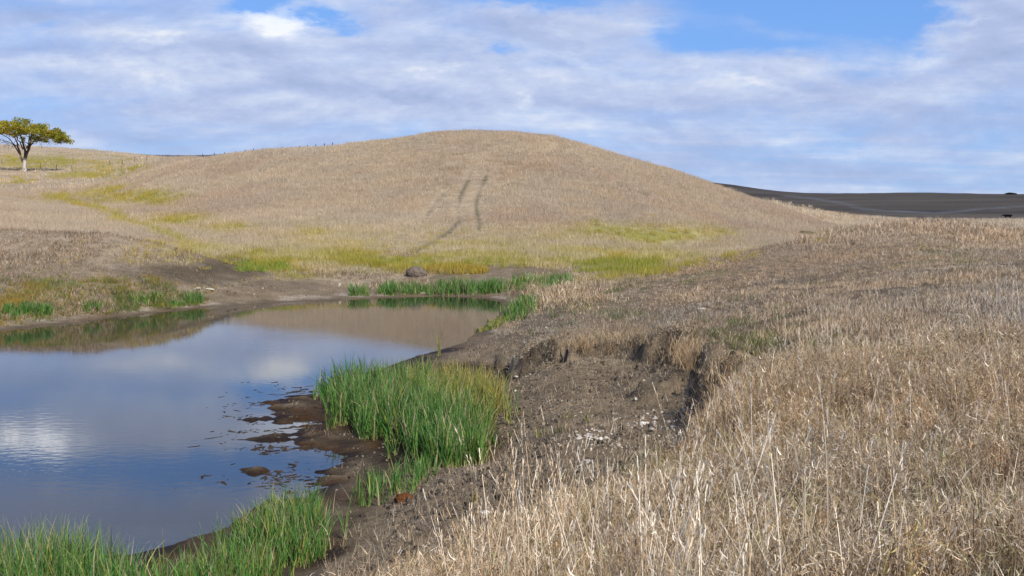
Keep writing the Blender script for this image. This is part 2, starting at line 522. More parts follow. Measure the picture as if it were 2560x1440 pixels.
def zones(x, y, z):
    """land-cover weights at points: dirt, green, trodden, track"""
    u, v = project(x, y, z)
    j = fbm(x * 8 / np.maximum(y, 4), np.log(np.maximum(y, 2)) * 9, 91, 5, .6)
    ju, jv = u + j * 30, v + 14 * fbm(x * 11 / np.maximum(y, 4), np.log(np.maximum(y, 2)) * 14, 95, 4, .6)
    front = y > 3.5
    dirt = np.zeros(x.shape)
    ok = front & (y < 75)
    for P, a, b in ((MUD, -22, 12), (FARMUD, -8, 5), (MOUND, -14, 10), *((q, -5, 4) for q in LEDGE)):
        lim = (y < 34) if P is MUD or P is LEDGE[3] else (y > 34)
        dirt = np.maximum(dirt, np.where(ok & lim, smooth(-poly_sd(ju, jv, P), a, b), 0))
    # wet strip along every shore
    m = (y > 6) & (y < 70) & (x < 8)
    shore = np.where(m, 1 - smooth(poly_sd(x, y, POND), .15, .9), 0)
    dirt = np.maximum(dirt, shore)
    # cut-bank face
    m = (x > -6) & (x < 9) & (y > 7) & (y < 34)
    d, sg, par = seg_dist(x, y, BANK, False)
    face = np.where(m & (par > .3) & (par < 21.5), np.exp(-((d * sg + .28) / .42) ** 2), 0)
    dirt = np.maximum(dirt, np.clip(face * 1.35, 0, 1))
    tramp = np.where(front & (y < 36), smooth(-poly_sd(ju, jv, TRAMPLED), -30, 25), 0)
    green = np.zeros(x.shape)
    for (cu, cv_, ru, rv, a) in GREENS:
        green = np.maximum(green, a * np.exp(-(((ju - cu) / (1.25 * ru)) ** 2 + ((jv - cv_) / (1.25 * rv)) ** 2) ** 1.2) * (y > 36))
    green = green * (.55 + .75 * smooth(fbm(x / 3.2, y / 3.2, 97, 4), -.3, .3))
    d, _, _ = seg_dist(ju * 1.0, jv, SWALE, False)
    green = np.maximum(green, .75 * np.exp(-(d / 9) ** 2) * (y > 58))
    track = np.zeros(x.shape)
    brk = .55 + .6 * smooth(fbm(x / 2.4, y / 2.4, 99, 3), -.35, .3)
    for P, wd, a in TRACKS:
        d, _, _ = seg_dist(u + 4 * j, v, P, False)
        track = np.maximum(track, a * brk * np.exp(-(d / wd) ** 2) * (y > 58) * (y < 118))
    return u, v, dirt, np.clip(green, 0, 1), tramp, track


# ------------------------------------------------------------------ ground sheet (rectilinear, fine near the pond)
def axis(lo, hi, c0, c1, step, g):
    a = list(np.arange(c0, c1, step))
    s, p = step, a[-1]
    while p < hi:
        s *= g
        p += s
        a.append(p)
    s, p = step, a[0]
    while p > lo:
        s *= g
        p -= s
        a.insert(0, p)
    return np.array(a)


GX = axis(-1400, 1400, -7.5, 8.5, 0.085, 1.032)
GY = axis(-60, 2200, 9.5, 29.0, 0.085, 1.0175)
gxx, gyy = np.meshgrid(GX, GY)
GZ = height(gxx, gyy)
GZ = np.where(gyy < -6, np.minimum(GZ, 3.2), GZ)


def ground_z(x, y):
    i = np.clip(np.searchsorted(GX, x) - 1, 0, len(GX) - 2)
    j = np.clip(np.searchsorted(GY, y) - 1, 0, len(GY) - 2)
    fx = np.clip((x - GX[i]) / (GX[i + 1] - GX[i]), 0, 1)
    fy = np.clip((y - GY[j]) / (GY[j + 1] - GY[j]), 0, 1)
    return (GZ[j, i] * (1 - fx) + GZ[j, i + 1] * fx) * (1 - fy) + (GZ[j + 1, i] * (1 - fx) + GZ[j + 1, i + 1] * fx) * fy


def hit(u, v, y0=4.0, y1=900.0, n=6000):
    """first point of the ground along a pixel's ray"""
    a, b = ray(u, v)
    t = np.geomspace(y0, y1, n)
    d = CH + b * t - ground_z(a * t, t)
    k = np.argmax(d < 0)
    if d[k] >= 0:
        k = n - 1
    return np.array((a * t[k], t[k], float(ground_z(np.array([a * t[k]]), np.array([t[k]]))[0])))


# ------------------------------------------------------------------ materials
def mat(name):
    m = bpy.data.materials.new(name)
    m.use_nodes = True
    m.node_tree.nodes.clear()
    return m, m.node_tree.nodes, m.node_tree.links


def ground_material():
    m, N, L = mat("soil_and_thatch")
    out = N.new('ShaderNodeOutputMaterial')
    p = N.new('ShaderNodeBsdfPrincipled')
    p.inputs['Roughness'].default_value = .95
    p.inputs['Specular IOR Level'].default_value = .15
    a = N.new('ShaderNodeAttribute')
    a.attribute_name = 'albedo'
    w = N.new('ShaderNodeAttribute')
    w.attribute_name = 'wet'
    geo = N.new('ShaderNodeNewGeometry')

    def noise(scale, det, rough=.6):
        n = N.new('ShaderNodeTexNoise')
        L.new(geo.outputs['Position'], n.inputs['Vector'])
        n.inputs['Scale'].default_value = scale
        n.inputs['Detail'].default_value = det
        n.inputs['Roughness'].default_value = rough
        return n.outputs[0]

    def ramp(f, lo, hi, a0, a1):
        r = N.new('ShaderNodeMapRange')
        L.new(f, r.inputs[0])
        for k, v in enumerate((lo, hi, a0, a1)):
            r.inputs[k + 1].default_value = v
        return r.outputs[0]

    def mul(c, f):
        x = N.new('ShaderNodeVectorMath')
        x.operation = 'SCALE'
        L.new(c, x.inputs[0])
        L.new(f, x.inputs['Scale'])
        return x.outputs[0]
    c = mul(a.outputs['Color'], ramp(noise(1.3, 6), .3, .7, .78, 1.22))
    c = mul(c, ramp(noise(9, 8, .75), .3, .7, .6, 1.4))
    c = mul(c, ramp(noise(45, 4, .7), .3, .7, .62, 1.38))
    L.new(c, p.inputs['Base Color'])
    L.new(ramp(w.outputs['Fac'], 0, 1, .95, .6), p.inputs['Roughness'])
    L.new(ramp(w.outputs['Fac'], 0, 1, .1, .12), p.inputs['Specular IOR Level'])
    b = N.new('ShaderNodeBump')
    b.inputs['Strength'].default_value = .9
    b.inputs['Distance'].default_value = .06
    L.new(noise(16, 8, .7), b.inputs['Height'])
    L.new(b.outputs[0], p.inputs['Normal'])
    L.new(p.outputs[0], out.inputs[0])
    return m


def blade_material(name, stops, trans=.25, rough=.7, use_tint=True):
    """stops: colours picked at random per blade (attribute 'bl'); tint: per-instance colour"""
    m, N, L = mat(name)
    out = N.new('ShaderNodeOutputMaterial')
    a = N.new('ShaderNodeAttribute')
    a.attribute_name = 'bl'
    r = N.new('ShaderNodeValToRGB')
    L.new(a.outputs['Fac'], r.inputs[0])
    e = r.color_ramp.elements
    while len(e) < len(stops):
        e.new(.5)
    for k, (pos, col) in enumerate(stops):
        e[k].position = pos
        e[k].color = (*col, 1)
    c = r.outputs[0]
    if use_tint:
        t = N.new('ShaderNodeAttribute')
        t.attribute_type = 'INSTANCER'
        t.attribute_name = 'tint'
        x = N.new('ShaderNodeVectorMath')
        x.operation = 'MULTIPLY'
        L.new(c, x.inputs[0])
        L.new(t.outputs['Vector'], x.inputs[1])
        c = x.outputs[0]
    d = N.new('ShaderNodeBsdfPrincipled')
    d.inputs['Roughness'].default_value = rough
    d.inputs['Specular IOR Level'].default_value = .2
    tr = N.new('ShaderNodeBsdfTranslucent')
    L.new(c, d.inputs['Base Color'])
    L.new(c, tr.inputs['Color'])
    mx = N.new('ShaderNodeMixShader')
    mx.inputs[0].default_value = trans
    L.new(d.outputs[0], mx.inputs[1])
    L.new(tr.outputs[0], mx.inputs[2])
    L.new(mx.outputs[0], out.inputs[0])
    return m


def col_material(name, attr='col', rough=.6, spec=.25, trans=0.0, noise_amt=.25, noise_scale=8, bump=0.0):
    """material whose albedo is the mesh's own colour attribute, broken up by noise"""
    m, N, L = mat(name)
    out = N.new('ShaderNodeOutputMaterial')
    a = N.new('ShaderNodeAttribute')
    a.attribute_name = attr
    n = N.new('ShaderNodeTexNoise')
    tc = N.new('ShaderNodeTexCoord')
    L.new(tc.outputs['Object'], n.inputs['Vector'])
    n.inputs['Scale'].default_value = noise_scale
    n.inputs['Detail'].default_value = 6
    mr = N.new('ShaderNodeMapRange')
    L.new(n.outputs[0], mr.inputs[0])
    mr.inputs[1].default_value, mr.inputs[2].default_value = .3, .7
    mr.inputs[3].default_value, mr.inputs[4].default_value = 1 - noise_amt, 1 + noise_amt
    x = N.new('ShaderNodeVectorMath')
    x.operation = 'SCALE'
    L.new(a.outputs['Color'], x.inputs[0])
    L.new(mr.outputs[0], x.inputs['Scale'])
    d = N.new('ShaderNodeBsdfPrincipled')
    d.inputs['Roughness'].default_value = rough
    d.inputs['Specular IOR Level'].default_value = spec
    L.new(x.outputs[0], d.inputs['Base Color'])
    if bump:
        b = N.new('ShaderNodeBump')
        b.inputs['Strength'].default_value = bump
        b.inputs['Distance'].default_value = .05
        L.new(n.outputs[0], b.inputs['Height'])
        L.new(b.outputs[0], d.inputs['Normal'])
    sh = d.outputs[0]
    if trans:
        tr = N.new('ShaderNodeBsdfTranslucent')
        L.new(x.outputs[0], tr.inputs['Color'])
        mx = N.new('ShaderNodeMixShader')
        mx.inputs[0].default_value = trans
        L.new(sh, mx.inputs[1])
        L.new(tr.outputs[0], mx.inputs[2])
        sh = mx.outputs[0]
    L.new(sh, out.inputs[0])
    return m


def tag(o, label=None, cat=None, group=None, kind=None):
    for k, v in (('label', label), ('category', cat), ('group', group), ('kind', kind)):
        if v:
            o[k] = v
    return o


def link(o, parent=None):
    S.collection.objects.link(o)
    if parent:
        o.parent = parent
    return o


def new_mesh(name, V, Fc, material, attrs=None, smooth_shade=True):
    """V (n,3); Fc: (m,k) array or list of arrays; attrs: {name: (n,) float or (n,3) colour}"""
    me = bpy.data.meshes.new(name)
    V = np.asarray(V, np.float32)
    groups = [np.asarray(f, np.int32) for f in (Fc if isinstance(Fc, list) else [Fc]) if len(f)]
    loops = np.concatenate([g.ravel() for g in groups])
    tot = np.concatenate([np.full(len(g), g.shape[1], np.int32) for g in groups])
    me.vertices.add(len(V))
    me.vertices.foreach_set('co', V.ravel())
    me.loops.add(len(loops))
    me.loops.foreach_set('vertex_index', loops)
    me.polygons.add(len(tot))
    me.polygons.foreach_set('loop_start', np.concatenate([[0], np.cumsum(tot)[:-1]]).astype(np.int32))
    if smooth_shade:
        me.polygons.foreach_set('use_smooth', np.ones(len(tot), bool))
    me.update(calc_edges=True)
    for k, d in (attrs or {}).items():
        d = np.asarray(d, np.float32)
        if d.ndim == 1:
            me.attributes.new(k, 'FLOAT', 'POINT').data.foreach_set('value', d)
        else:
            me.attributes.new(k, 'FLOAT_COLOR', 'POINT').data.foreach_set('color', np.concatenate([d, np.ones((len(d), 1), np.float32)], 1).ravel())
    if material:
        me.materials.append(material)
    return me


# ------------------------------------------------------------------ build ground, hill, distant hills
u_, v_, dirt_, green_, tramp_, track_ = zones(gxx, gyy, GZ)
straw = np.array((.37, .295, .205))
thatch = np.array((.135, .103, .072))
grn = np.array((.25, .235, .075))
mudc = np.array((.19, .146, .098))
wetc = np.array((.022, .013, .007))
algae = np.array((.055, .028, .010))
n_a = fbm(gxx / 5, gyy / 5, 201, 4)[..., None]
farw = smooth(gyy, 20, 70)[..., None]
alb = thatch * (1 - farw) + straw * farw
alb = alb * (1 + .22 * n_a)
pink = smooth(fbm(gxx / 14, gyy / 9, 211, 4), -.1, .5)[..., None]
alb = alb * (1 - .2 * pink * farw) + np.array((.28, .21, .155)) * .2 * pink * farw
alb = alb * (1 - green_[..., None]) + grn * green_[..., None]
alb = alb * (1 - .65 * track_[..., None]) + np.array((.085, .080, .045)) * .65 * track_[..., None]
alb = alb * (1 - .5 * tramp_[..., None]) + (mudc * 1.25) * .5 * tramp_[..., None]
md = mudc * (1 + .22 * fbm(gxx / 1.6, gyy / 1.6, 221, 4)[..., None] + .16 * fbm(gxx / .3, gyy / .3, 225, 3)[..., None])
pale = smooth(fbm(gxx / 1.1, gyy / .8, 231, 5, .6), .22, .5)[..., None] * smooth(GZ, .1, .5)[..., None]
md = md * (1 - .4 * pale) + np.array((.33, .28, .225)) * .4 * pale
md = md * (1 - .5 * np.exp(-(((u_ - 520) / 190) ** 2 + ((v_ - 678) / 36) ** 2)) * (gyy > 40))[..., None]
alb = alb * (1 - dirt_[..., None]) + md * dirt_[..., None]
wet = (1 - smooth(GZ + .07 * fbm(gxx / .9, gyy / .9, 271, 4), .015, .15)) * (gyy < 60) * (gyy > 8) * (gxx < 8) * np.where(gyy > 33, .45, 1)
al = smooth(fbm(gxx / .7, gyy / .7, 241, 4), -.15, .35)[..., None]
wcol = wetc * (1 - al) + algae * al
alb = alb * (1 - wet[..., None]) + wcol * wet[..., None]
# crust of bleached silt along the far shore
crust = smooth(GZ, .03, .07) * (1 - smooth(GZ, .12, .22)) * (gyy > 34) * (gyy < 62) * smooth(fbm(gxx / 1.4, gyy / .5, 251, 4), -.1, .3)
alb = alb * (1 - .7 * crust[..., None]) + np.array((.36, .31, .26)) * .7 * crust[..., None]
# distant rangeland: darker cured vegetation with faint lanes
dist = smooth(gyy, 250, 330) * smooth(gxx, 10, 60)
dcol = np.array((.46, .28, .14)) * (1 + .4 * fbm(gxx / 70, gyy / 22, 261, 5)[..., None] + .45 * fbm(gxx / 130, gyy / 110, 263, 4)[..., None]) * (1 - .45 * smooth(1 - np.abs(fbm(gxx / 110, gyy / 60, 267, 4)) * 9, 0, 1)[..., None])
alb = alb * (1 - .8 * dist[..., None]) + dcol * .8 * dist[..., None]
for P in ([(1960, 488), (2060, 500), (2110, 508), (2150, 522), (2200, 527), (2330, 532)], [(2340, 533), (2420, 526), (2500, 519), (2600, 514)]):
    d, _, _ = seg_dist(u_, v_, P, False)
    k = (np.exp(-(d / 1.9) ** 2) * (gyy > 240))[..., None]
    alb = alb * (1 - .5 * k) + np.array((.78, .66, .50)) * .5 * k
alb = np.clip(alb, .01, .8)

GM = ground_material()
ny, nx = GZ.shape
idx = np.arange(ny * nx).reshape(ny, nx)
quads = np.stack([idx[:-1, :-1], idx[:-1, 1:], idx[1:, 1:], idx[1:, :-1]], -1).reshape(-1, 4)
cx_, cy_ = gxx[:-1, :-1].ravel(), gyy[:-1, :-1].ravel()
fu, fv = u_[:-1, :-1].ravel(), v_[:-1, :-1].ravel()
is_dist = (cy_ > 225) & (cx_ > 8) | (cy_ > 430)
# the hill: beyond the far flat, right of the swale
sw_x = np.interp(cy_, [58, 66, 78, 110, 140, 190, 260], [-13, -16.5, -24, -40, -56, -72, -92])
is_hill = ~is_dist & (cy_ > 58) & (cy_ < 225) & (cx_ > sw_x) & (cx_ < np.interp(cy_, [58, 80, 120, 200], [14, 19, 34, 60]))
flatV = np.stack([gxx.ravel(), gyy.ravel(), GZ.ravel()], 1)
whole = new_mesh("tmp", flatV, quads, None)
nrm = np.zeros(len(flatV) * 3, np.float32)
whole.vertices.foreach_get('normal', nrm)
nrm = nrm.reshape(-1, 3)
bpy.data.meshes.remove(whole)
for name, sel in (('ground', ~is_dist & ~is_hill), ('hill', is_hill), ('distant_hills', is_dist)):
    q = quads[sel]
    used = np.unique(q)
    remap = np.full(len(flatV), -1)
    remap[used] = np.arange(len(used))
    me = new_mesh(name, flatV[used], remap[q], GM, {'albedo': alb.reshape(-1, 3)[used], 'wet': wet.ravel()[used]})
    me.normals_split_custom_set_from_vertices(nrm[used].tolist())
    tag(link(bpy.data.objects.new(name, me)), kind='structure')

# ------------------------------------------------------------------ water
def water_material():
    m, N, L = mat("pond_water")
    out = N.new('ShaderNodeOutputMaterial')
    p = N.new('ShaderNodeBsdfPrincipled')
    p.inputs['Base Color'].default_value = (.020, .020, .017, 1)
    p.inputs['Roughness'].default_value = .035
    p.inputs['IOR'].default_value = 1.50
    p.inputs['Specular IOR Level'].default_value = .62
    geo = N.new('ShaderNodeNewGeometry')
    mp = N.new('ShaderNodeMapping')
    mp.inputs['Scale'].default_value = (1.0, 1.8, 1.0)
    L.new(geo.outputs['Position'], mp.inputs['Vector'])
    n = N.new('ShaderNodeTexNoise')
    L.new(mp.outputs[0], n.inputs['Vector'])
    n.inputs['Scale'].default_value = 3.2
    n.inputs['Detail'].default_value = 4
    n2 = N.new('ShaderNodeTexNoise')
    L.new(geo.outputs['Position'], n2.inputs['Vector'])
    n2.inputs['Scale'].default_value = .16
    n2.inputs['Detail'].default_value = 3
    mr = N.new('ShaderNodeMapRange')
    L.new(n2.outputs[0], mr.inputs[0])
    mr.inputs[1].default_value, mr.inputs[2].default_value = .42, .62
    mr.inputs[3].default_value, mr.inputs[4].default_value = .25, 1
    mm = N.new('ShaderNodeMath')
    mm.operation = 'MULTIPLY'
    L.new(n.outputs[0], mm.inputs[0])
    L.new(mr.outputs[0], mm.inputs[1])
    b = N.new('ShaderNodeBump')
    b.inputs['Strength'].default_value = .16
    b.inputs['Distance'].default_value = .012
    L.new(mm.outputs[0], b.inputs['Height'])
    L.new(b.outputs[0], p.inputs['Normal'])
    L.new(p.outputs[0], out.inputs[0])
    return m


pp = np.array(POND)
wx = np.array([-70, 6.0])
ring = [(-75, 62), (-75, 8), (-4, 11.2), (1.5, 17), (2.5, 30), (2, 60)]
wme = new_mesh("water", [(x, y, 0.0) for x, y in ring], [np.array([list(range(len(ring)))])], water_material(), smooth_shade=False)
tag(link(bpy.data.objects.new("water", wme)), kind='structure')

# ------------------------------------------------------------------ clouds that shade the far hills (high overhead, behind the camera)
def make_cloud(name, tx, ty, rx, ry, alt, seed):
    rr = np.random.default_rng(seed)
    import bmesh
    bm = bmesh.new()
    c = (tx + SUN.x / SUN.z * alt, ty + SUN.y / SUN.z * alt)
    for k in range(46):
        a, r = rr.uniform(0, 2 * math.pi), math.sqrt(rr.uniform(0, 1)) * .86
        s = rr.uniform(.22, .36)
        mtx = Matrix.Translation((c[0] + rx * r * math.cos(a), c[1] + ry * r * math.sin(a), alt + rr.uniform(0, 40))) @ Matrix.Diagonal((rx * s, ry * s, 55 * rr.uniform(.7, 1.4), 1))
        bmesh.ops.create_icosphere(bm, subdivisions=3, radius=1, matrix=mtx)
    me = bpy.data.meshes.new(name)
    bm.to_mesh(me)
    bm.free()
    co = np.zeros(len(me.vertices) * 3, np.float32)
    me.vertices.foreach_get('co', co)
    co = co.reshape(-1, 3)
    co[:, 2] += 18 * fbm(co[:, 0] / 30, co[:, 1] / 30, seed, 4)
    co[:, 0] += 14 * fbm(co[:, 1] / 25, co[:, 2] / 25, seed + 5, 4)
    me.vertices.foreach_set('co', co.ravel())
    me.polygons.foreach_set('use_smooth', np.ones(len(me.polygons), bool))
    m, N, L = mat("cloud_vapour")
    out = N.new('ShaderNodeOutputMaterial')
    d, t, mx = N.new('ShaderNodeBsdfDiffuse'), N.new('ShaderNodeBsdfTranslucent'), N.new('ShaderNodeMixShader')
    d.inputs[0].default_value = t.inputs[0].default_value = (.9, .9, .92, 1)
    mx.inputs[0].default_value = .4
    L.new(d.outputs[0], mx.inputs[1])
    L.new(t.outputs[0], mx.inputs[2])
    L.new(mx.outputs[0], out.inputs[0])
    me.materials.append(m)
    return tag(link(bpy.data.objects.new(name, me)), kind='structure')


make_cloud("cloud", 300, 660, 400, 400, 1300, 5)
make_cloud("cloud", -190, 640, 120, 190, 1300, 6)

# ------------------------------------------------------------------ tufts of grass (shared sources, drawn by one scatter object per kind)
def blades(n, rad, h, w, lean, curl, seg=3, rr=None, bl=None, clump=0, dirx=(0, 0)):
    """n curved tapering blades -> V, quads, attribute bl"""
    rr = rr or np.random.default_rng(1)
    V, Q, B = [], [], []
    cl = rr.uniform(-rad, rad, (max(clump, 1), 2))
    for k in range(n):
        if clump:
            c = cl[rr.integers(clump)] + rr.normal(0, .035, 2)
        else:
            a, r = rr.uniform(0, 6.283), rad * math.sqrt(rr.uniform(0, 1))
            c = np.array((r * math.cos(a), r * math.sin(a)))
        hh = h * rr.uniform(.5, 1.1)
        ww = w * rr.uniform(.6, 1.3)
        az = rr.uniform(0, 6.283)
        d = np.array((math.cos(az), math.sin(az)))
        l0, l1 = abs(rr.normal(0, lean)), rr.uniform(.2, 1) * curl
        fa = rr.uniform(0, 6.283)
        side = np.array((math.cos(fa), math.sin(fa), 0)) * ww * .5
        p = np.array((c[0], c[1], -.03))
        ang = l0
        b = rr.uniform(0, 1) if bl is None else bl(rr)
        base = len(V)
        for s in range(seg + 1):
            t = s / seg
            tp = (1 - t ** 1.6) * .92 + .08
            V += [p - side * tp, p + side * tp]
            B += [b, b]
            st = hh / seg
            p = p + np.array((d[0] * math.sin(ang) + dirx[0] * t, d[1] * math.sin(ang) + dirx[1] * t, math.cos(ang))) * st
            ang += l1 / seg
        for s in range(seg):
            i = base + 2 * s
            Q.append((i, i + 1, i + 3, i + 2))
    return np.array(V), np.array(Q), np.array(B)


def leafy(n, rad, h, rr):
    """thin dead stems carrying short curled leaf remains"""
    V, Q, B = [], [], []

    def strip(p, d, ln, w, curl, b, seg):
        base = len(V)
        fa = rr.uniform(0, 6.283)
        side = np.array((math.cos(fa), math.sin(fa), 0)) * w * .5
        ax = rr.normal(0, 1, 3)
        ax /= np.linalg.norm(ax)
        for s in range(seg + 1):
            tp = 1 - .9 * (s / seg) ** 1.5
            V.extend((p - side * tp, p + side * tp))
            B.extend((b, b))
            p = p + d * ln / seg
            d = d + np.cross(ax, d) * curl / seg
            d /= np.linalg.norm(d)
        for s in range(seg):
            i = base + 2 * s
            Q.append((i, i + 1, i + 3, i + 2))
    for k in range(n):
        a, r = rr.uniform(0, 6.283), rad * math.sqrt(rr.uniform(0, 1))
        p = np.array((r * math.cos(a), r * math.sin(a), -.03))
        d = np.array((rr.normal(0, .22), rr.normal(0, .22), 1))
        d /= np.linalg.norm(d)
        hh = h * rr.uniform(.45, 1.1)
        b = rr.uniform(.1, .8)
        strip(p, d, hh, .0032, rr.uniform(0, .5), b, 3)
        for q in range(rr.integers(3, 6)):
            o = p + d * hh * rr.uniform(.15, .95)
            dd = np.array((rr.normal(0, 1), rr.normal(0, 1), rr.normal(.25, .6)))
            dd /= np.linalg.norm(dd)
            strip(o, dd, rr.uniform(.035, .095), rr.uniform(.004, .0085), rr.uniform(1, 3.5), np.clip(b + rr.normal(.1, .3), 0, 1), 3)
    return np.array(V), np.array(Q), np.array(B)


def stalks(n, rad, h, rr):
    """thin stems, each ending in a feathery seed head"""
    V, Q, B = [], [], []
    for k in range(n):
        a, r = rr.uniform(0, 6.283), rad * math.sqrt(rr.uniform(0, 1))
        p = np.array((r * math.cos(a), r * math.sin(a), -.03))
        az = rr.uniform(0, 6.283)
        d = np.array((math.cos(az), math.sin(az)))
        ang = abs(rr.normal(0, .26))
        hh, ww = h * rr.uniform(.55, 1.15), .0034
        b = rr.uniform(.35, 1)
        side = np.array((math.cos(az + 1.57), math.sin(az + 1.57), 0))
        seg, base = 5, len(V)
        for s in range(seg + 1):
            V += [p - side * ww * .5, p + side * ww * .5]
            B += [b, b]
            ang += rr.uniform(-.02, .07)
            p = p + np.array((d[0] * math.sin(ang), d[1] * math.sin(ang), math.cos(ang))) * hh / seg
        for s in range(seg):
            i = base + 2 * s
            Q.append((i, i + 1, i + 3, i + 2))
        if rr.uniform() < .75:                       # seed head: short awns along the last part
            top = p
            dirv = np.array((d[0] * math.sin(ang), d[1] * math.sin(ang), math.cos(ang)))
            for q in range(12):
                o = top - dirv * hh * .13 * rr.uniform(0, 1.4)
                sa = rr.uniform(0, 6.283)
                out = dirv * .028 + np.array((math.cos(sa), math.sin(sa), 0)) * .006
                sd_ = np.array((-math.sin(sa), math.cos(sa), 0)) * .0016
                i = len(V)
                V += [o - sd_, o + sd_, o + out + sd_, o + out - sd_]
                B += [min(1, b + .2)] * 4
                Q.append((i, i + 1, i + 2, i + 3))
    return np.array(V), np.array(Q), np.array(B)


DRY = [(0, (.055, .036, .022)), (.22, (.16, .098, .052)), (.45, (.40, .295, .18)), (.72, (.62, .51, .37)), (1, (.82, .76, .66))]
HILL = [(0, (.36, .28, .20)), (.35, (.49, .40, .29)), (.75, (.60, .505, .37)), (1, (.76, .67, .53))]
GRN = [(0, (.045, .085, .020)), (.45, (.10, .155, .032)), (.8, (.24, .24, .06)), (1, (.46, .40, .15))]
YEL = [(0, (.21, .21, .04)), (.5, (.40, .35, .06)), (1, (.60, .48, .12))]
M_DRY = blade_material("dry_grass_blades", DRY, .22)
M_HILL = blade_material("hill_grass_blades", HILL, .22)
M_GRN = blade_material("green_grass_blades", GRN, .3)
M_YEL = blade_material("yellow_green_blades", YEL, .3)
M_FLAKE = blade_material("bleached_flakes", [(0, (.24, .20, .15)), (.5, (.46, .41, .35)), (1, (.68, .65, .60))], 0, .9)
M_CLOD = blade_material("mud_crumbs", [(0, (.05, .038, .028)), (.6, (.13, .105, .078)), (1, (.20, .165, .125))], 0, .95)


def source_collection(name, makers, material, flat=False):
    c = bpy.data.collections.new(name)
    for k, (V, Q, B) in enumerate(makers):
        me = new_mesh(name, V, Q, material, {'bl': B}, smooth_shade=not flat)
        c.objects.link(bpy.data.objects.new("%s_%02d" % (name, k), me))
    return c, len(makers)


def r_(s):
    return np.random.default_rng(s)


# near and middle grass
C_FINE, n_fine = source_collection("fine_tuft", [blades(40, .17, h, .0040, .36, 1.3, 4, r_(10 + k), clump=5) for k, h in enumerate((.24, .30, .36, .27, .40, .22))], M_DRY)
C_LEAFY, n_leafy = source_collection("leafy_tuft", [leafy(15, .17, h, r_(20 + k)) for k, h in enumerate((.24, .30, .36, .28, .40, .33))], M_DRY)
C_MAT, n_mat = source_collection("matted_tuft", [blades(56, .20, h, .0068, .80, 3.2, 4, r_(30 + k)) for k, h in enumerate((.13, .17, .20, .15))], M_DRY)
C_STALK, n_stalk = source_collection("stalk_tuft", [stalks(6, .18, h, r_(50 + k)) for k, h in enumerate((.56, .66, .76, .60))], M_DRY)
C_MID, n_mid = source_collection("mid_tuft", [blades(48, .27, h, .0095, .5, 1.4, 3, r_(70 + k), clump=12) for k, h in enumerate((.17, .22, .27, .20))], M_DRY)
C_SHORT, n_short = source_collection("short_turf", [blades(50, .22, h, .006, 1.0, 1.2, 2, r_(80 + k)) for k, h in enumerate((.08, .11, .14))], M_DRY)
C_HILL, n_hill = source_collection("hill_tuft", [blades(64, .6, h, .014, .36, .9, 2, r_(90 + k)) for k, h in enumerate((.26, .32, .36, .30, .40))], M_HILL)
C_FAR, n_far = source_collection("far_tuft", [blades(34, 1.3, h, .05, .3, .6, 2, r_(100 + k), clump=16) for k, h in enumerate((.40, .5, .45))], M_HILL)
C_GRN, n_grn = source_collection("green_tuft", [blades(40, .2, h, .008, .5, 1.1, 3, r_(110 + k)) for k, h in enumerate((.14, .2, .26))], M_GRN)
C_YEL, n_yel = source_collection("yellow_green_tuft", [blades(40, .45, h, .02, .3, .8, 2, r_(120 + k), clump=12) for k, h in enumerate((.34, .42, .5))], M_YEL)


def flake(rr, s):
    n = 6
    a = np.sort(rr.uniform(0, 6.283, n))
    r = s * rr.uniform(.5, 1.2, n)
    top = np.stack([r * np.cos(a), r * .7 * np.sin(a), np.full(n, .012) + rr.uniform(0, .012, n)], 1)
    bot = top * (1.15, 1.15, 0) - (0, 0, .01)
    V = np.concatenate([top, bot, [[0, 0, .022]]])
    Q = [(k, (k + 1) % n, n * 2, n * 2) for k in range(n)]
    T = np.array([(k, (k + 1) % n, 2 * n) for k in range(n)])
    Q4 = np.array([(n + k, n + (k + 1) % n, (k + 1) % n, k) for k in range(n)])
    return V, [T, Q4], np.full(len(V), rr.uniform(.2, 1))


C_FLAKE, n_flake = source_collection("flake", [flake(r_(140 + k), s) for k, s in enumerate((.02, .03, .045, .025, .035))], M_FLAKE, True)
C_CRUMB, n_crumb = source_collection("crumb", [(lambda f: (f[0] * (1, 1, .75), f[1], f[2]))(flake(r_(150 + k), s)) for k, s in enumerate((.012, .018, .026, .014))], M_CLOD, True)
C_SCUM, n_scum = source_collection("scum", [(lambda f: (f[0] * (2.2, 1.0, .16) + (0, 0, .002), f[1], f[2]))(flake(r_(170 + k), q)) for k, q in enumerate((.03, .05, .07, .04, .025, .06))], M_CLOD, True)
C_STRAW, n_straw = source_collection("straw_bit", [blades(7, .12, .16, .006, 1.35, .5, 2, r_(160 + k)) for k in range(4)], M_DRY)


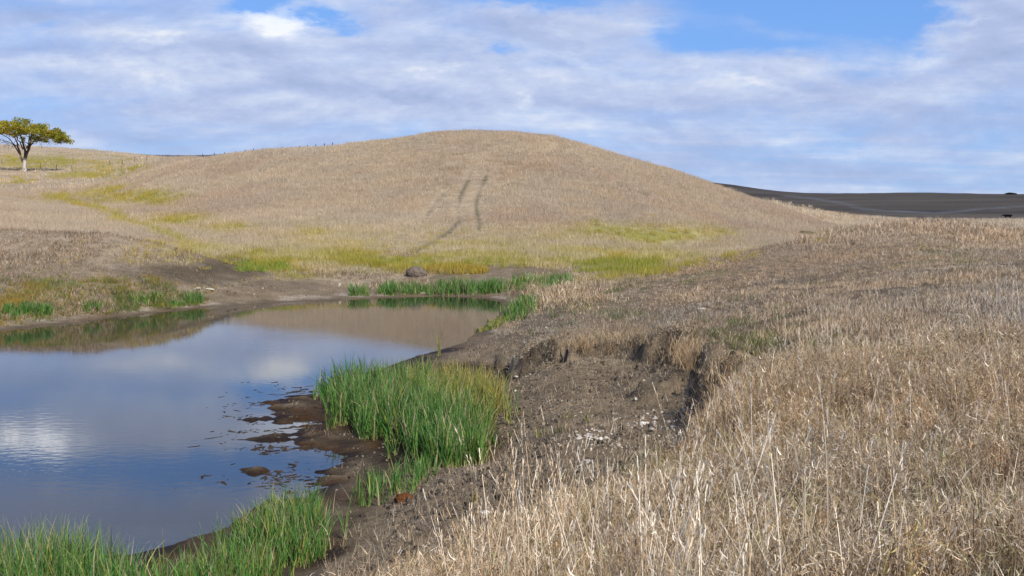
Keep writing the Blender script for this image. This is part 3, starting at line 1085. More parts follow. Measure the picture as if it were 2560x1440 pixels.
def scatter(name, coll, ncoll, pts, scl, tint, tilt=.12, seed=0):
    """one object of kind stuff: points carrying size, turn and tint, each drawn as one tuft"""
    rr = np.random.default_rng(seed)
    n = len(pts)
    me = bpy.data.meshes.new(name)
    me.vertices.add(n)
    me.vertices.foreach_set('co', np.asarray(pts, np.float32).ravel())
    rot = np.stack([rr.normal(0, tilt, n), rr.normal(0, tilt, n), rr.uniform(0, 6.283, n)], 1).astype(np.float32)
    me.attributes.new('rot', 'FLOAT_VECTOR', 'POINT').data.foreach_set('vector', rot.ravel())
    me.attributes.new('scl', 'FLOAT', 'POINT').data.foreach_set('value', np.asarray(scl, np.float32))
    me.attributes.new('pick', 'INT', 'POINT').data.foreach_set('value', rr.integers(0, ncoll, n).astype(np.int32))
    me.attributes.new('tint', 'FLOAT_VECTOR', 'POINT').data.foreach_set('vector', np.asarray(tint, np.float32).ravel())
    o = tag(link(bpy.data.objects.new(name, me)), kind='stuff')
    ng = bpy.data.node_groups.new(name, 'GeometryNodeTree')
    ng.interface.new_socket('Geometry', in_out='INPUT', socket_type='NodeSocketGeometry')
    ng.interface.new_socket('Geometry', in_out='OUTPUT', socket_type='NodeSocketGeometry')
    N, L = ng.nodes, ng.links
    gi, go = N.new('NodeGroupInput'), N.new('NodeGroupOutput')
    ip = N.new('GeometryNodeInstanceOnPoints')
    ci = N.new('GeometryNodeCollectionInfo')
    ci.inputs['Collection'].default_value = coll
    ci.inputs['Separate Children'].default_value = True
    ci.inputs['Reset Children'].default_value = True
    ip.inputs['Pick Instance'].default_value = True

    def named(nm, dt):
        a = N.new('GeometryNodeInputNamedAttribute')
        a.data_type = dt
        a.inputs['Name'].default_value = nm
        return a.outputs['Attribute']
    L.new(gi.outputs[0], ip.inputs['Points'])
    L.new(ci.outputs[0], ip.inputs['Instance'])
    L.new(named('pick', 'INT'), ip.inputs['Instance Index'])
    e2r = N.new('FunctionNodeEulerToRotation')
    L.new(named('rot', 'FLOAT_VECTOR'), e2r.inputs[0])
    L.new(e2r.outputs[0], ip.inputs['Rotation'])
    L.new(named('scl', 'FLOAT'), ip.inputs['Scale'])
    L.new(ip.outputs[0], go.inputs[0])
    md = o.modifiers.new("scatter", 'NODES')
    md.node_group = ng
    return o


def sample(n, y0, y1, power, seed, umin=-260, umax=2820):
    """random ground points in the view wedge (widened at both sides); density ~ y^(power-2)"""
    rr = np.random.default_rng(seed)
    t = rr.uniform(0, 1, n)
    y = (y0 ** power + t * (y1 ** power - y0 ** power)) ** (1 / power)
    u = rr.uniform(umin, umax, n)
    x = (u - 1280) / F * (y + 1.0)
    z = ground_z(x, y)
    return x, y, z, rr


def tints(x, y, rr, base=(1, 1, 1), amt=.18, pq=1.0):
    n = len(x)
    t = np.ones((n, 3)) * base
    t *= (1 + amt * rr.normal(0, 1, n))[:, None].clip(.45, 1.6)
    p = fbm(x / 2.6, y / 2.6, 301, 4)[:, None]                     # patches: rust, grey, straw
    q = fbm(x / 4.3, y / 4.3, 311, 4)[:, None]
    t *= 1 + pq * (p * np.array((.36, .18, -.06)) + q * np.array((.13, .18, .19)))
    return np.clip(t, .3, 1.7)


def bare_side(u, v, x, y):
    """the near slope down to the pond, left of the grassy bank, carries almost no tall grass"""
    return smooth(850 - .25 * (v - 1440) - u + 60 * fbm(x / .8, y / .8, 401, 3), -60, 60) * (y < 14)



def put_grass():
    # --- foreground and middle distance, right bank
    x, y, z, rr = sample(50000, 4.5, 14.5, 1.7, 1, -260, 3900)
    u, v, dirt, green, tramp, track = zones(x, y, z)
    dirt = np.maximum(dirt, bare_side(u, v, x, y))
    patch = fbm(x / 1.4, y / 1.4, 321, 4)
    gap = smooth(fbm(x / .8, y / .8, 323, 3), -.45, -.1)
    keep = (rr.uniform(0, 1, len(x)) < (1 - dirt) ** 2 * (.25 + .75 * gap)) & (z > .12)
    kind = rr.uniform(0, 1, len(x)) + .22 * patch
    tn = tints(x, y, rr, (1.16, 1.13, 1.08), .27, .34)
    rust = rr.uniform(0, 1, len(x)) < .16 + .2 * fbm(x / 1.1, y / 1.1, 325, 3)
    tn[rust] *= (.98, .84, .70)
    olive = rr.uniform(0, 1, len(x)) < .07
    tn[olive] *= (.70, .85, .55)
    sc = .85 + .6 * patch + rr.normal(0, .17, len(x))
    k = keep & (kind > .72)
    scatter("dry_grass", C_FINE, n_fine, np.stack([x, y, z], 1)[k], sc[k].clip(.4, 1.5), tn[k], .16, 2)
    k = keep & (kind <= .72) & (kind > .26)
    scatter("dead_stems", C_LEAFY, n_leafy, np.stack([x, y, z], 1)[k], sc[k].clip(.5, 1.5), tn[k], .16, 22)
    k = keep & (kind <= .26)
    scatter("matted_grass", C_MAT, n_mat, np.stack([x, y, z], 1)[k], rr.normal(1.0, .18, len(x))[k].clip(.6, 1.5), (tn * .9)[k], .2, 3)
    x, y, z, rr = sample(4200, 4.2, 19, 1.6, 4)
    u, v, dirt, green, tramp, track = zones(x, y, z)
    dirt = np.maximum(dirt, bare_side(u, v, x, y))
    patch = fbm(x / 1.2, y / 1.2, 331, 4)
    edge = np.exp(-((u - 1450) / 330) ** 2) * smooth(v, 1230, 1330)
    k = (rr.uniform(0, 1, len(x)) < (.30 * smooth(patch, -.15, .5) + 1.0 * edge * smooth(patch, -.4, .3)) * (1 - dirt)) & (z > .3)
    scatter("seed_stalks", C_STALK, n_stalk, np.stack([x, y, z], 1)[k], rr.normal(.9, .14, len(x))[k].clip(.5, 1.25), tints(x, y, rr, (1.12, 1.1, 1.08), .1)[k], .12, 5)
    # --- 14 to 60 m
    x, y, z, rr = sample(60000, 13.5, 66, .9, 6)
    u, v, dirt, green, tramp, track = zones(x, y, z)
    patch = fbm(x / 3.0, y / 3.0, 341, 4)
    tall = smooth(patch, -.25, .35)
    gap = smooth(fbm(x / 1.3, y / 1.3, 343, 4), -.4, .0)
    keep = (rr.uniform(0, 1, len(x)) < (1 - dirt) ** 1.5 * (1 - .85 * tramp) * (.35 + .65 * gap)) & (z > .16)
    tn = tints(x, y, rr, (1.07, 1.03, .99), .24, .5)
    mid = np.exp(-(((u - 1850) / 420) ** 2 + ((v - 655) / 55) ** 2)) * (u > 1350)
    palec = np.exp(-(((u - 1400) / 75) ** 2 + ((v - 722) / 32) ** 2)) * (y > 30)
    crest = smooth(v, 640, 585) * (u > 2000)
    tn = tn * (1 - mid[:, None] * np.array((.10, .13, .15))) * (1 + .25 * palec + .12 * crest)[:, None]
    rightmid = smooth(y, 14, 18) * (1 - smooth(y, 42, 48)) * (x > 0)
    lowleft = (x < 0) & (y < 60)
    dull = np.where(lowleft, .80, 1.0)[:, None]
    k = keep & (rr.uniform(0, 1, len(x)) < .9) & (green < .5)
    sc = (.55 + .5 * tall + rr.normal(0, .13, len(x))) * (1 + .8 * crest * rr.uniform(.5, 1.4, len(x)) + .9 * palec) * (1 - .30 * rightmid) * np.where(lowleft, 1.1, 1)
    scatter("meadow_grass", C_MID, n_mid, np.stack([x, y, z], 1)[k], sc[k].clip(.35, 1.6), (tn * dull)[k], .12, 7)
    x, y, z, rr = sample(26000, 12, 62, .9, 8)
    u, v, dirt, green, tramp, track = zones(x, y, z)
    k = (z > .10) & (rr.uniform(0, 1, len(x)) < np.clip(.2 + .8 * tramp, 0, 1) * (1 - .93 * smooth(dirt, .25, .9)))
    scatter("short_turf", C_SHORT, n_short, np.stack([x, y, z], 1)[k], rr.normal(1, .25, len(x))[k].clip(.5, 1.7), tints(x, y, rr, (.80, .78, .74), .2)[k], .25, 9)
    rr = np.random.default_rng(73)
    sp = []
    for u0, u1, v0, v1, n, sc_, tc_ in ((1070, 1205, 672, 684, 230, .95, (1.15, 1.0, .9)), (955, 1015, 668, 682, 90, .9, (1.1, 1.05, .9)), (1445, 1650, 660, 684, 330, .9, (.85, 1.0, .8)), (860, 940, 655, 672, 120, .85, (1.0, 1.0, .8)), (590, 720, 655, 680, 160, .6, (.6, .9, .7))):
        for a, b in zip(rr.uniform(u0, u1, n), rr.uniform(v0, v1, n)):
            sp.append((*hit(a, b, 40, 90, 1500), sc_ * rr.uniform(.5, 1.2), *(np.array(tc_) * rr.uniform(.75, 1.2))))
    sp = np.array(sp)
    scatter("yellow_sedge", C_YEL, n_yel, sp[:, :3], sp[:, 3], sp[:, 4:], .12, 74)
    rr = np.random.default_rng(71)
    pu, pv = rr.normal(1405, 60, 330), rr.normal(730, 20, 330)
    pp_ = np.array([hit(a, b, 25, 60) for a, b in zip(pu, pv)])
    lip = [(1718, 892, 22, 20, 46), (1850, 975, 50, 26, 60), (1475, 868, 34, 10, 26), (1560, 850, 60, 12, 24), (1905, 1040, 30, 40, 40)]
    lp = np.array([hit(rr.normal(a, c), rr.normal(b, d), 8, 40, 1500) for a, b, c, d, n in lip for _ in range(n)])
    scatter("bank_tussocks", C_FINE, n_fine, lp, rr.uniform(.7, 1.5, len(lp)), np.ones((len(lp), 3)) * (1.22, 1.08, .88) * rr.uniform(.75, 1.1, (len(lp), 1)), .2, 75)
    ok = pp_[:, 2] > .2
    scatter("pale_grass", C_MID, n_mid, pp_[ok], rr.uniform(.8, 1.9, ok.sum()), np.ones((ok.sum(), 3)) * (1.22, 1.14, 1.02) * rr.uniform(.8, 1.1, (ok.sum(), 1)), .12, 72)
    # --- turf hanging over the lip of the cut bank
    rr = np.random.default_rng(61)
    bp = np.array(BANK)
    t = rr.uniform(.2, 21, 520)
    i = t.astype(int)
    p = bp[i] + (bp[i + 1] - bp[i]) * (t - i)[:, None]
    nr = np.stack([-(bp[i + 1] - bp[i])[:, 1], (bp[i + 1] - bp[i])[:, 0]], 1)
    nr /= np.linalg.norm(nr, axis=1)[:, None]
    p = p + nr * rr.uniform(-.12, .5, (len(p), 1)) + rr.normal(0, .08, p.shape)
    lipn = fbm(p[:, 0] / .7, p[:, 1] / .7, 411, 3)
    k = lipn > -.15
    scatter("bank_turf", C_MAT, n_mat, np.concatenate([p, ground_z(p[:, 0], p[:, 1])[:, None] - .02], 1)[k], (.95 + .5 * lipn + rr.normal(0, .15, len(p)))[k].clip(.5, 1.6), tints(p[:, 0], p[:, 1], rr, (.82, .80, .74))[k], .3, 62)
    # --- the hill and the valley
    x, y, z, rr = sample(105000, 57, 150, .9, 10, -320, 2900)
    u, v, dirt, green, tramp, track = zones(x, y, z)
    trk = np.zeros(len(x))
    for P, wd, a in TRACKS:
        d, _, _ = seg_dist(u, v, P, False)
        trk = np.maximum(trk, a ** .5 * np.exp(-(d / 17) ** 2) * (y > 58) * (y < 118))
    k = (rr.uniform(0, 1, len(x)) < (1 - dirt) * (1 - .95 * smooth(trk, .35, .95))) & (rr.uniform(0, 1, len(x)) > green * 1.25)
    bands = fbm(x / 11, y / 7, 351, 4)
    shrink = 1 - .5 * smooth(trk, .03, .4)
    tn = tints(x, y, rr, (.985, .965, .95), .07, .30) * (1 - np.clip(green * 1.6, 0, 1)[:, None] * np.array((.05, .02, .45))) * (1 + bands[:, None] * np.array((.09, .10, .10)))
    pk = smooth(fbm(x / 14, y / 9, 211, 4), -.1, .5)[:, None]
    tn = tn * (1 - .12 * pk * np.array((.6, 1, 1)))
    scatter("hill_grass", C_HILL, n_hill, np.stack([x, y, z], 1)[k], ((rr.normal(.92, .16, len(x)) + .2 * bands) * shrink)[k].clip(.45, 1.5), tn[k], .1, 11)
    x, y, z, rr = sample(17000, 145, 420, .8, 12, -320, 2900)
    u, v, dirt, green, tramp, track = zones(x, y, z)
    k = (rr.uniform(0, 1, len(x)) > green * .8) & ~((y > 275) & (x > 8))
    scatter("far_grass", C_FAR, n_far, np.stack([x, y, z], 1)[k], rr.normal(.95, .15, len(x))[k].clip(.5, 1.4), tints(x / 3, y / 3, rr, (.95, .93, .92), .1)[k], .08, 13)
    # --- green kinds
    x, y, z, rr = sample(90000, 40, 330, .5, 14, -300, 2700)
    u, v, dirt, green, tramp, track = zones(x, y, z)
    k = (rr.uniform(0, 1, len(x)) < green * 1.15 * (1 - .8 * dirt)) & (z > .25)
    gt = np.clip(1 + fbm(x / 6, y / 6, 361, 4)[:, None] * np.array((.35, .12, .2)) + np.where((y < 64) & (np.abs(u - 1100) < 650), .02, .06)[:, None] * np.array((1.5, .6, 1)), .4, 1.6)
    scatter("yellow_green_grass", C_YEL, n_yel, np.stack([x, y, z], 1)[k], (rr.normal(.8, .15, len(x)) * np.clip(y / 95, .8, 1.5))[k].clip(.35, 1.8), gt[k], .1, 15)
    x, y, z, rr = sample(26000, 5, 52, .9, 16)
    u, v, dirt, green, tramp, track = zones(x, y, z)
    gp = smooth(fbm(x / 1.5, y / 1.5, 371, 4), .12, .5)
    lush = np.maximum(.8 * np.exp(-(((u - 1640) / 120) ** 2 + ((v - 1190) / 60) ** 2)), .55 * np.exp(-(((u - 1560) / 130) ** 2 + ((v - 1330) / 60) ** 2)))
    lush = np.maximum(lush, .5 * np.exp(-(((u - 1880) / 120) ** 2 + ((v - 850) / 40) ** 2)))
    for cu, cv2, ru, rv, a in ((2010, 1395, 110, 40, .5), (2430, 1230, 70, 50, .35), (1800, 1380, 60, 40, .3), (1990, 860, 80, 30, .4), (2330, 640, 60, 20, .3), (1450, 770, 120, 18, .4)):
        lush = np.maximum(lush, a * np.exp(-((u - cu) / ru) ** 2 - ((v - cv2) / rv) ** 2))
    leftlow = (x < -3) & (y > 33) & (v > 700)
    pr = np.where(leftlow, .55 + .3 * gp, .05 * gp + .30 * gp * tramp + lush + .25 * gp * ((v > 680) & (v < 800) & (u < 1900) & (u > 1350)))
    k = (rr.uniform(0, 1, len(x)) < pr * np.where(leftlow, 1 - smooth(dirt, .5, 1), 1 - .85 * dirt)) & (z > .07)
    tg = tints(x, y, rr, (1, 1, 1), .2)
    rusty = leftlow & (rr.uniform(0, 1, len(x)) < .45)
    tg[rusty] *= (2.1, 1.25, 1.0)
    tg[~leftlow] *= (1.0, .95, 1.4)
    scatter("green_grass", C_GRN, n_grn, np.stack([x, y, z], 1)[k], rr.normal(.9, .2, len(x))[k].clip(.4, 1.5), tg[k], .2, 17)
    x, y, z, rr = sample(30000, 33, 47, 1.0, 26, -300, 900)
    u, v, dirt, green, tramp, track = zones(x, y, z)
    band = np.exp(-((v - (760 - .055 * u)) / 38) ** 2) * (u < 520) + .35 * np.exp(-((u - 700) / 240) ** 2 - ((v - 728) / 16) ** 2)
    wp = smooth(fbm(x / 1.1, y / 1.1, 391, 4), -.25, .3)
    k = (rr.uniform(0, 1, len(x)) < .8 * band * (.25 + .75 * wp)) & (z > .06)
    hue = fbm(x / 1.7, y / 1.7, 395, 4)[:, None] + rr.normal(0, .25, (len(x), 1))
    wt = np.where(hue > .12, np.array((1.0, .78, .9)), np.where(hue > -.25, np.array((.75, .80, .9)), np.array((.38, .55, .8)))) * rr.uniform(.7, 1.2, (len(x), 1))
    scatter("shore_weeds", C_YEL, n_yel, np.stack([x, y, z], 1)[k], rr.uniform(.25, .6, len(x))[k], wt[k], .25, 27)
    # --- litter on the mud
    x, y, z, rr = sample(46000, 9, 52, .75, 18, -50, 2150)
    u, v, dirt, green, tramp, track = zones(x, y, z)
    hot = np.zeros(len(x))
    for cu, cv2, ru, rv, a in ((1640, 1065, 90, 30, 1.), (1700, 1105, 60, 22, 1.), (1480, 1095, 60, 14, .7), (1290, 945, 45, 8, .6), (1470, 1160, 40, 10, .5), (1540, 1050, 60, 20, .5), (1940, 900, 40, 25, .9), (510, 722, 26, 6, 1.),
                               (1130, 750, 200, 7, .5), (680, 725, 40, 8, .6), (120, 808, 60, 8, .5), (1340, 1000, 120, 60, .14), (1560, 1100, 160, 50, .35), (1250, 1250, 160, 60, .10), (1200, 1290, 120, 20, .15), (1400, 930, 60, 8, .4)):
        hot = np.maximum(hot, a * np.exp(-((u - cu) / ru) ** 2 - ((v - cv2) / rv) ** 2))
    cl = smooth(fbm(x / .5, y / .5, 381, 4, .6), .05, .5)
    k = (rr.uniform(0, 1, len(x)) < hot * (.25 + 1.2 * cl) + .035 * dirt) & (z > .05)
    scatter("pale_flakes", C_FLAKE, n_flake, np.stack([x, y, z], 1)[k], (rr.lognormal(-.45, .5, len(x)) * np.clip(y / 24, .7, 1.7) * (.6 + 1.3 * hot))[k].clip(.25, 4), (np.array((.80, .70, .58)) + np.clip(hot * 2, 0, 1)[:, None] * np.array((.20, .30, .42)))[k] * rr.uniform(.7, 1.12, (k.sum(), 1)), .15, 19)
    # bleached flakes and crumbs, thick on the trodden flat below the cut bank
    ex, ey, ez, er = sample(60000, 11.5, 27, 1.0, 28, 980, 1860)
    eu, ev, ed, _, et, _ = zones(ex, ey, ez)
    eh = np.zeros(len(ex))
    for cu, cv2, ru, rv, a in ((1650, 1062, 80, 30, 1.), (1715, 1100, 70, 24, 1.), (1490, 1092, 70, 16, .8), (1560, 1105, 150, 45, .35), (1540, 1045, 70, 20, .4), (1290, 938, 60, 9, .5), (1420, 1010, 220, 70, .10), (1300, 1200, 200, 90, .07), (1470, 1158, 40, 12, .6)):
        eh = np.maximum(eh, a * np.exp(-((eu - cu) / ru) ** 2 - ((ev - cv2) / rv) ** 2))
    ec = smooth(fbm(ex / .28, ey / .28, 441, 4, .6), -.1, .45)
    ek = (er.uniform(0, 1, len(ex)) < eh * (.12 + .88 * ec) * ed) & (ez > .1)
    scatter("silt_flakes", C_FLAKE, n_flake, np.stack([ex, ey, ez], 1)[ek], (er.lognormal(-.75, .55, len(ex)) * (.7 + .7 * eh))[ek].clip(.2, 2.2), (np.array((.78, .68, .56)) + np.clip(eh * 1.6, 0, 1)[:, None] * np.array((.25, .34, .46)))[ek] * er.uniform(.6, 1.15, (ek.sum(), 1)), .25, 29)
    ek = (er.uniform(0, 1, len(ex)) < .33 * ed * (.2 + .8 * smooth(fbm(ex / .5, ey / .5, 443, 3), -.3, .3))) & (ez > .1)
    scatter("soil_crumbs", C_CRUMB, n_crumb, np.stack([ex, ey, ez], 1)[ek], er.lognormal(-.1, .5, len(ex))[ek].clip(.4, 3), np.ones((ek.sum(), 3)) * er.uniform(.5, 1.5, (ek.sum(), 1)), .3, 30)
    # drifting weed and scum in the shallows beside the mud
    wxy = np.stack([rr.uniform(-9, -1.5, 20000), rr.uniform(15.5, 27, 20000)], 1)
    wu, wv = project(wxy[:, 0], wxy[:, 1], np.zeros(20000))
    wz = ground_z(wxy[:, 0], wxy[:, 1])
    wn = fbm(wxy[:, 0] / .55, wxy[:, 1] / .40, 431, 5, .6)
    amt = 1.2 * np.exp(-((wu - 730) / 75) ** 2 - ((wv - 1080) / 80) ** 2) + .3 * np.exp(-((wu - 640) / 90) ** 2 - ((wv - 1060) / 50) ** 2) + .35 * np.exp(-((wu - 540) / 100) ** 2 - ((wv - 1192) / 14) ** 2) + .8 * np.exp(-((wu - 700) / 60) ** 2 - ((wv - 1205) / 20) ** 2)
    wk = (wz < .01) & (wn > .06) & (rr.uniform(0, 1, 20000) < amt)
    scatter("floating_weed", C_SCUM, n_scum, np.concatenate([wxy, np.full((len(wxy), 1), .001)], 1)[wk], rr.lognormal(-.75, .5, wk.sum()).clip(.2, 1.7), np.ones((wk.sum(), 3)) * (.42, .33, .24) * rr.uniform(.6, 1.2, (wk.sum(), 1)), .004, 23)
    k = (rr.uniform(0, 1, len(x)) < .42 * dirt) & (z > .04)
    scatter("mud_crumbs", C_CRUMB, n_crumb, np.stack([x, y, z], 1)[k], rr.lognormal(-.2, .5, len(x))[k].clip(.4, 2.6), np.ones((k.sum(), 3)) * rr.uniform(.6, 1.25, (k.sum(), 1)), .3, 20)
    k = (rr.uniform(0, 1, len(x)) < (.26 + .3 * cl) * np.clip(dirt + tramp, 0, 1)) & (z > .06)
    scatter("straw_litter", C_STRAW, n_straw, np.stack([x, y, z + .03], 1)[k], rr.normal(1, .25, len(x))[k].clip(.4, 1.7), np.ones((k.sum(), 3)) * rr.uniform(.7, 1.2, (k.sum(), 1)), .1, 21)


put_grass()

# ------------------------------------------------------------------ cattails and reeds: each stand is a thing
M_REED = col_material("cattail_leaf", 'col', .5, .3, .3, .15, 3)
M_ROOT = col_material("reed_litter", 'col', .9, .1, 0, .3, 20)


def reed_blades(spots, h, w, yellow, rr, seg=5, per=5, tipcol=(.60, .54, .42), bend=.9, tips=.22):
    """leaf fans at spots (x, y, z); yellow: 0..1 per spot"""
    ns = len(spots)
    n = ns * per
    base = np.repeat(spots, per, 0) + np.concatenate([rr.normal(0, .022, (n, 2)), np.full((n, 1), -.03)], 1)
    ye = np.repeat(yellow, per) + rr.normal(0, .30, n)
    hh = np.repeat(h, per) * rr.uniform(.35, 1.12, n)
    ww = w * rr.uniform(.6, 1.25, n)
    az, fa = rr.uniform(0, 6.283, n), rr.uniform(0, 6.283, n)
    ang = np.abs(rr.normal(0, .19, n)) + .02
    curl = rr.uniform(.05, .55, n) + (rr.uniform(0, 1, n) < .28) * rr.uniform(.5, 2.0, n) * bend
    side = np.stack([np.cos(fa), np.sin(fa), np.zeros(n)], 1) * ww[:, None] * .5
    p = base.copy()
    V = np.zeros((n, seg + 1, 2, 3))
    C = np.zeros((n, seg + 1, 2, 3))
    green = np.array((.095, .215, .044)) * (1 + rr.normal(0, .30, (n, 1)).clip(-.6, .8)) + np.array((.03, .02, .006)) * rr.normal(0, 1, (n, 1))
    gold = np.array((.36, .31, .075)) * (1 + rr.normal(0, .2, (n, 1)).clip(-.4, .5))
    yy = smooth(ye, .35, 1.0)[:, None]
    body = green * (1 - yy) + gold * yy
    dead = (rr.uniform(0, 1, n) < .08)[:, None]
    body = np.where(dead, np.array((.48, .39, .24)), body)
    foot = np.array((.46, .44, .16))
    tipped = (rr.uniform(0, 1, n) < tips)[:, None]
    for s in range(seg + 1):
        t = s / seg
        tp = 1.0 if t < .5 else max(.05, 1 - ((t - .5) / .5) ** 1.3)
        V[:, s, 0], V[:, s, 1] = p - side * tp, p + side * tp
        kf = max(0, 1 - t / .22)
        c = body * (1 - kf) + foot * kf
        if t > .8:
            c = np.where(tipped, c * .35 + np.array(tipcol) * .65, c)
        C[:, s] = np.clip(c, .01, .9)[:, None]
        p = p + np.stack([np.cos(az) * np.sin(ang), np.sin(az) * np.sin(ang), np.cos(ang)], 1) * (hh / seg)[:, None]
        ang = ang + curl / seg * (.3 + 1.7 * t)
    b = (np.arange(n) * (seg + 1) * 2)[:, None] + np.arange(seg)[None] * 2
    Q = np.stack([b, b + 1, b + 3, b + 2], -1).reshape(-1, 4)
    return V.reshape(-1, 3), Q, C.reshape(-1, 3)


def stand(name, label, cat, poly_px, n, h, w, seed, yellow=None, group=None, per=5, edge_h=.8, zmin=-.15, polyz=None, tips=.22):
    rr = np.random.default_rng(seed)
    P = np.array([on_plane(u, v, polyz or 0.0) for u, v in poly_px]) if polyz is not None else np.array([hit(u, v)[:2] for u, v in poly_px])
    lo, hi = P.min(0) - .3, P.max(0) + .3
    pts = rr.uniform(lo, hi, (n * 18, 2))
    sd_ = poly_sd(pts[:, 0], pts[:, 1], P)
    jit = fbm(pts[:, 0] / .8, pts[:, 1] / .8, seed, 3)
    clump = fbm(pts[:, 0] / .33, pts[:, 1] / .33, seed + 3, 2)
    pts = pts[(sd_ + jit * .25 < rr.exponential(.10, len(pts)) * (rr.uniform(0, 1, len(pts)) < .35) * (n > 150)) & (clump > -.35 + .25 * rr.uniform(-1, 1, len(pts)))][:n]
    z = ground_z(pts[:, 0], pts[:, 1])
    ok = z > zmin
    pts, z = pts[ok], np.maximum(z[ok], -.12)
    sp = np.concatenate([pts, z[:, None]], 1)
    ins = np.clip(-poly_sd(pts[:, 0], pts[:, 1], P) / .6, 0, 1)
    hh = h * (edge_h + (1 - edge_h) * ins) * (1 + .16 * fbm(pts[:, 0] / .7, pts[:, 1] / .7, seed + 9, 3))
    ye = yellow(pts, P) if yellow else np.full(len(pts), .1)
    V, Q, C = reed_blades(sp, hh, w, ye, rr, per=per, tips=tips)
    org = np.array((P[:, 0].mean(), P[:, 1].mean(), 0))
    org[2] = max(0, float(ground_z(org[:1], org[1:2])[0]))
    me = new_mesh(name, V - org, Q, M_REED, {'col': C})
    o = bpy.data.objects.new(name, me)
    o.location = org
    return tag(link(o), label, cat, group)


def big_yellow(p, P):
    u, v = project(p[:, 0], p[:, 1], np.zeros(len(p)))
    return .16 + 1.05 * smooth(u, 930, 1170) * smooth(-v, -1130, -960) + .30 * smooth(u, 1080, 1250)


BIG = [(800, 985), (835, 1030), (862, 1066), (909, 1100), (985, 1100), (1030, 1140), (1075, 1172), (1128, 1188), (1184, 1165), (1218, 1100), (1250, 1050), (1236, 1010), (1190, 990), (1100, 985), (980, 985), (880, 978)]
stand("cattail_stand", "big dense green cattail stand on the mud beside the water, yellowing at its right", "cattails", BIG, 2300, .95, .019, 401, big_yellow, edge_h=.82, polyz=.05)
stand("cattail_stand", "thin straggling row of short cattails on wet mud before the big stand", "cattails", [(860, 1262), (905, 1215), (985, 1195), (1080, 1180), (1098, 1215), (1050, 1262), (960, 1275)], 75, .6, .015, 402, None, edge_h=.7, polyz=.05)
stand("cattail_stand", "green cattails with tan seed tips filling the bottom left corner of the view", "cattails", [(-240, 1440), (0, 1420), (150, 1412), (330, 1450), (400, 1520), (430, 1620), (200, 1680), (-300, 1680)], 740, .86, .012, 403, lambda p, P: .1 + .5 * (rng.uniform(0, 1, len(p)) < .2), edge_h=.7, polyz=.03, tips=.6)
stand("cattail_stand", "grey green cattail fringe with straw feet, right of the bottom left corner stand", "cattails", [(430, 1500), (520, 1415), (620, 1345), (700, 1290), (800, 1290), (832, 1345), (812, 1400), (720, 1440), (650, 1500), (520, 1560)], 680, .66, .012, 404, lambda p, P: .12 + .5 * (rng.uniform(0, 1, len(p)) < .25), edge_h=.75, polyz=.03, tips=.45)
FARG = "green reed patches along the far shore"
for k, (poly, n, h, ye, lab) in enumerate((
    ([(868, 742), (925, 742), (925, 728), (872, 728)], 60, .62, .12, "small dark reed patch at the left end of the far shore row, beside white rocks"),
    ([(945, 738), (1080, 738), (1080, 722), (950, 722)], 230, .62, .14, "low even reed patch on the far shore below the round dirt lump"),
    ([(1085, 736), (1255, 734), (1255, 718), (1090, 718)], 380, .74, .12, "longest and tallest green reed patch in the middle of the far shore"),
    ([(1265, 730), (1330, 730), (1420, 722), (1430, 706), (1340, 706), (1275, 712)], 300, .72, .3, "green reed patch on the far shore fading into pale grass at its right"),
    ([(1262, 800), (1300, 806), (1345, 780), (1345, 755), (1300, 755), (1270, 778)], 260, .62, .18, "bright green reed clump where the right bank meets the far end of the pond"),
    ([(8, 800), (42, 800), (42, 782), (8, 782)], 60, .55, .15, "olive reed tuft at the far left shore against the frame edge"),
    ([(50, 792), (80, 792), (80, 778), (50, 778)], 60, .60, .0, "dark green sedge mound on the left shore, smaller of the touching pair"),
    ([(82, 792), (130, 790), (130, 776), (82, 776)], 90, .60, .0, "dark green sedge mound on the left shore, broader of the touching pair"),
    ([(205, 782), (262, 778), (262, 770), (205, 772)], 40, .60, .2, "sparse upright reeds on the left shore right of the dark sedge mounds"),
    ([(330, 770), (405, 764), (405, 752), (330, 756)], 110, .70, .42, "yellow green reed clump midway along the left shore"),
    ([(410, 770), (455, 766), (455, 758), (410, 762)], 60, .36, .1, "low green sedge patch right of the yellow green reed clump"),
    ([(468, 762), (502, 758), (502, 748), (468, 752)], 70, .66, .0, "round dark green sedge bush alone near the bare mud of the left shore"),
)):
    stand("reed_patch", lab, "reeds", poly, n, h, .026, 420 + k, (lambda q: lambda p, P: np.full(len(p), q))(ye), FARG if k < 5 else "reeds and sedges along the left shore", per=5)
for k, (u, v, h, lab) in enumerate(((1288, 1040, .55, "single green cattail shoot on bare mud just right of the big stand"), (1098, 890, .75, "tall lone yellow reed stem at the water's edge behind the big stand"),
                                    (1475, 1055, .22, "tiny yellow green sprout in the middle of the pale speckled mud"), (1420, 1045, .20, "tiny sprout on the mud left of the pale flakes"), (1352, 1090, .2, "tiny straw footed sprout on mud right of the big stand"),
                                    (1190, 1255, .22, "tiny yellowed sprout on mud below the big stand"))):
    p = hit(u, v)
    rr = np.random.default_rng(450 + k)
    sp = p[None] + np.concatenate([rr.normal(0, .05, (3, 2)), np.zeros((3, 1))], 1)
    V, Q, C = reed_blades(sp, np.full(3, h * 1.2), .016, np.full(3, .15 if k == 0 else .8), rr, per=4)
    me = new_mesh("reed_sprout", V - p, Q, M_REED, {'col': C})
    o = bpy.data.objects.new("reed_sprout", me)
    o.location = p
    tag(link(o), lab, "reed")

# ------------------------------------------------------------------ clods, stones, matted algae lumps
M_EARTH = col_material("earth_clod", 'col', .95, .1, 0, .35, 6, .9)
M_STONE = col_material("bleached_stone", 'col', .9, .15, 0, .25, 14, .5)


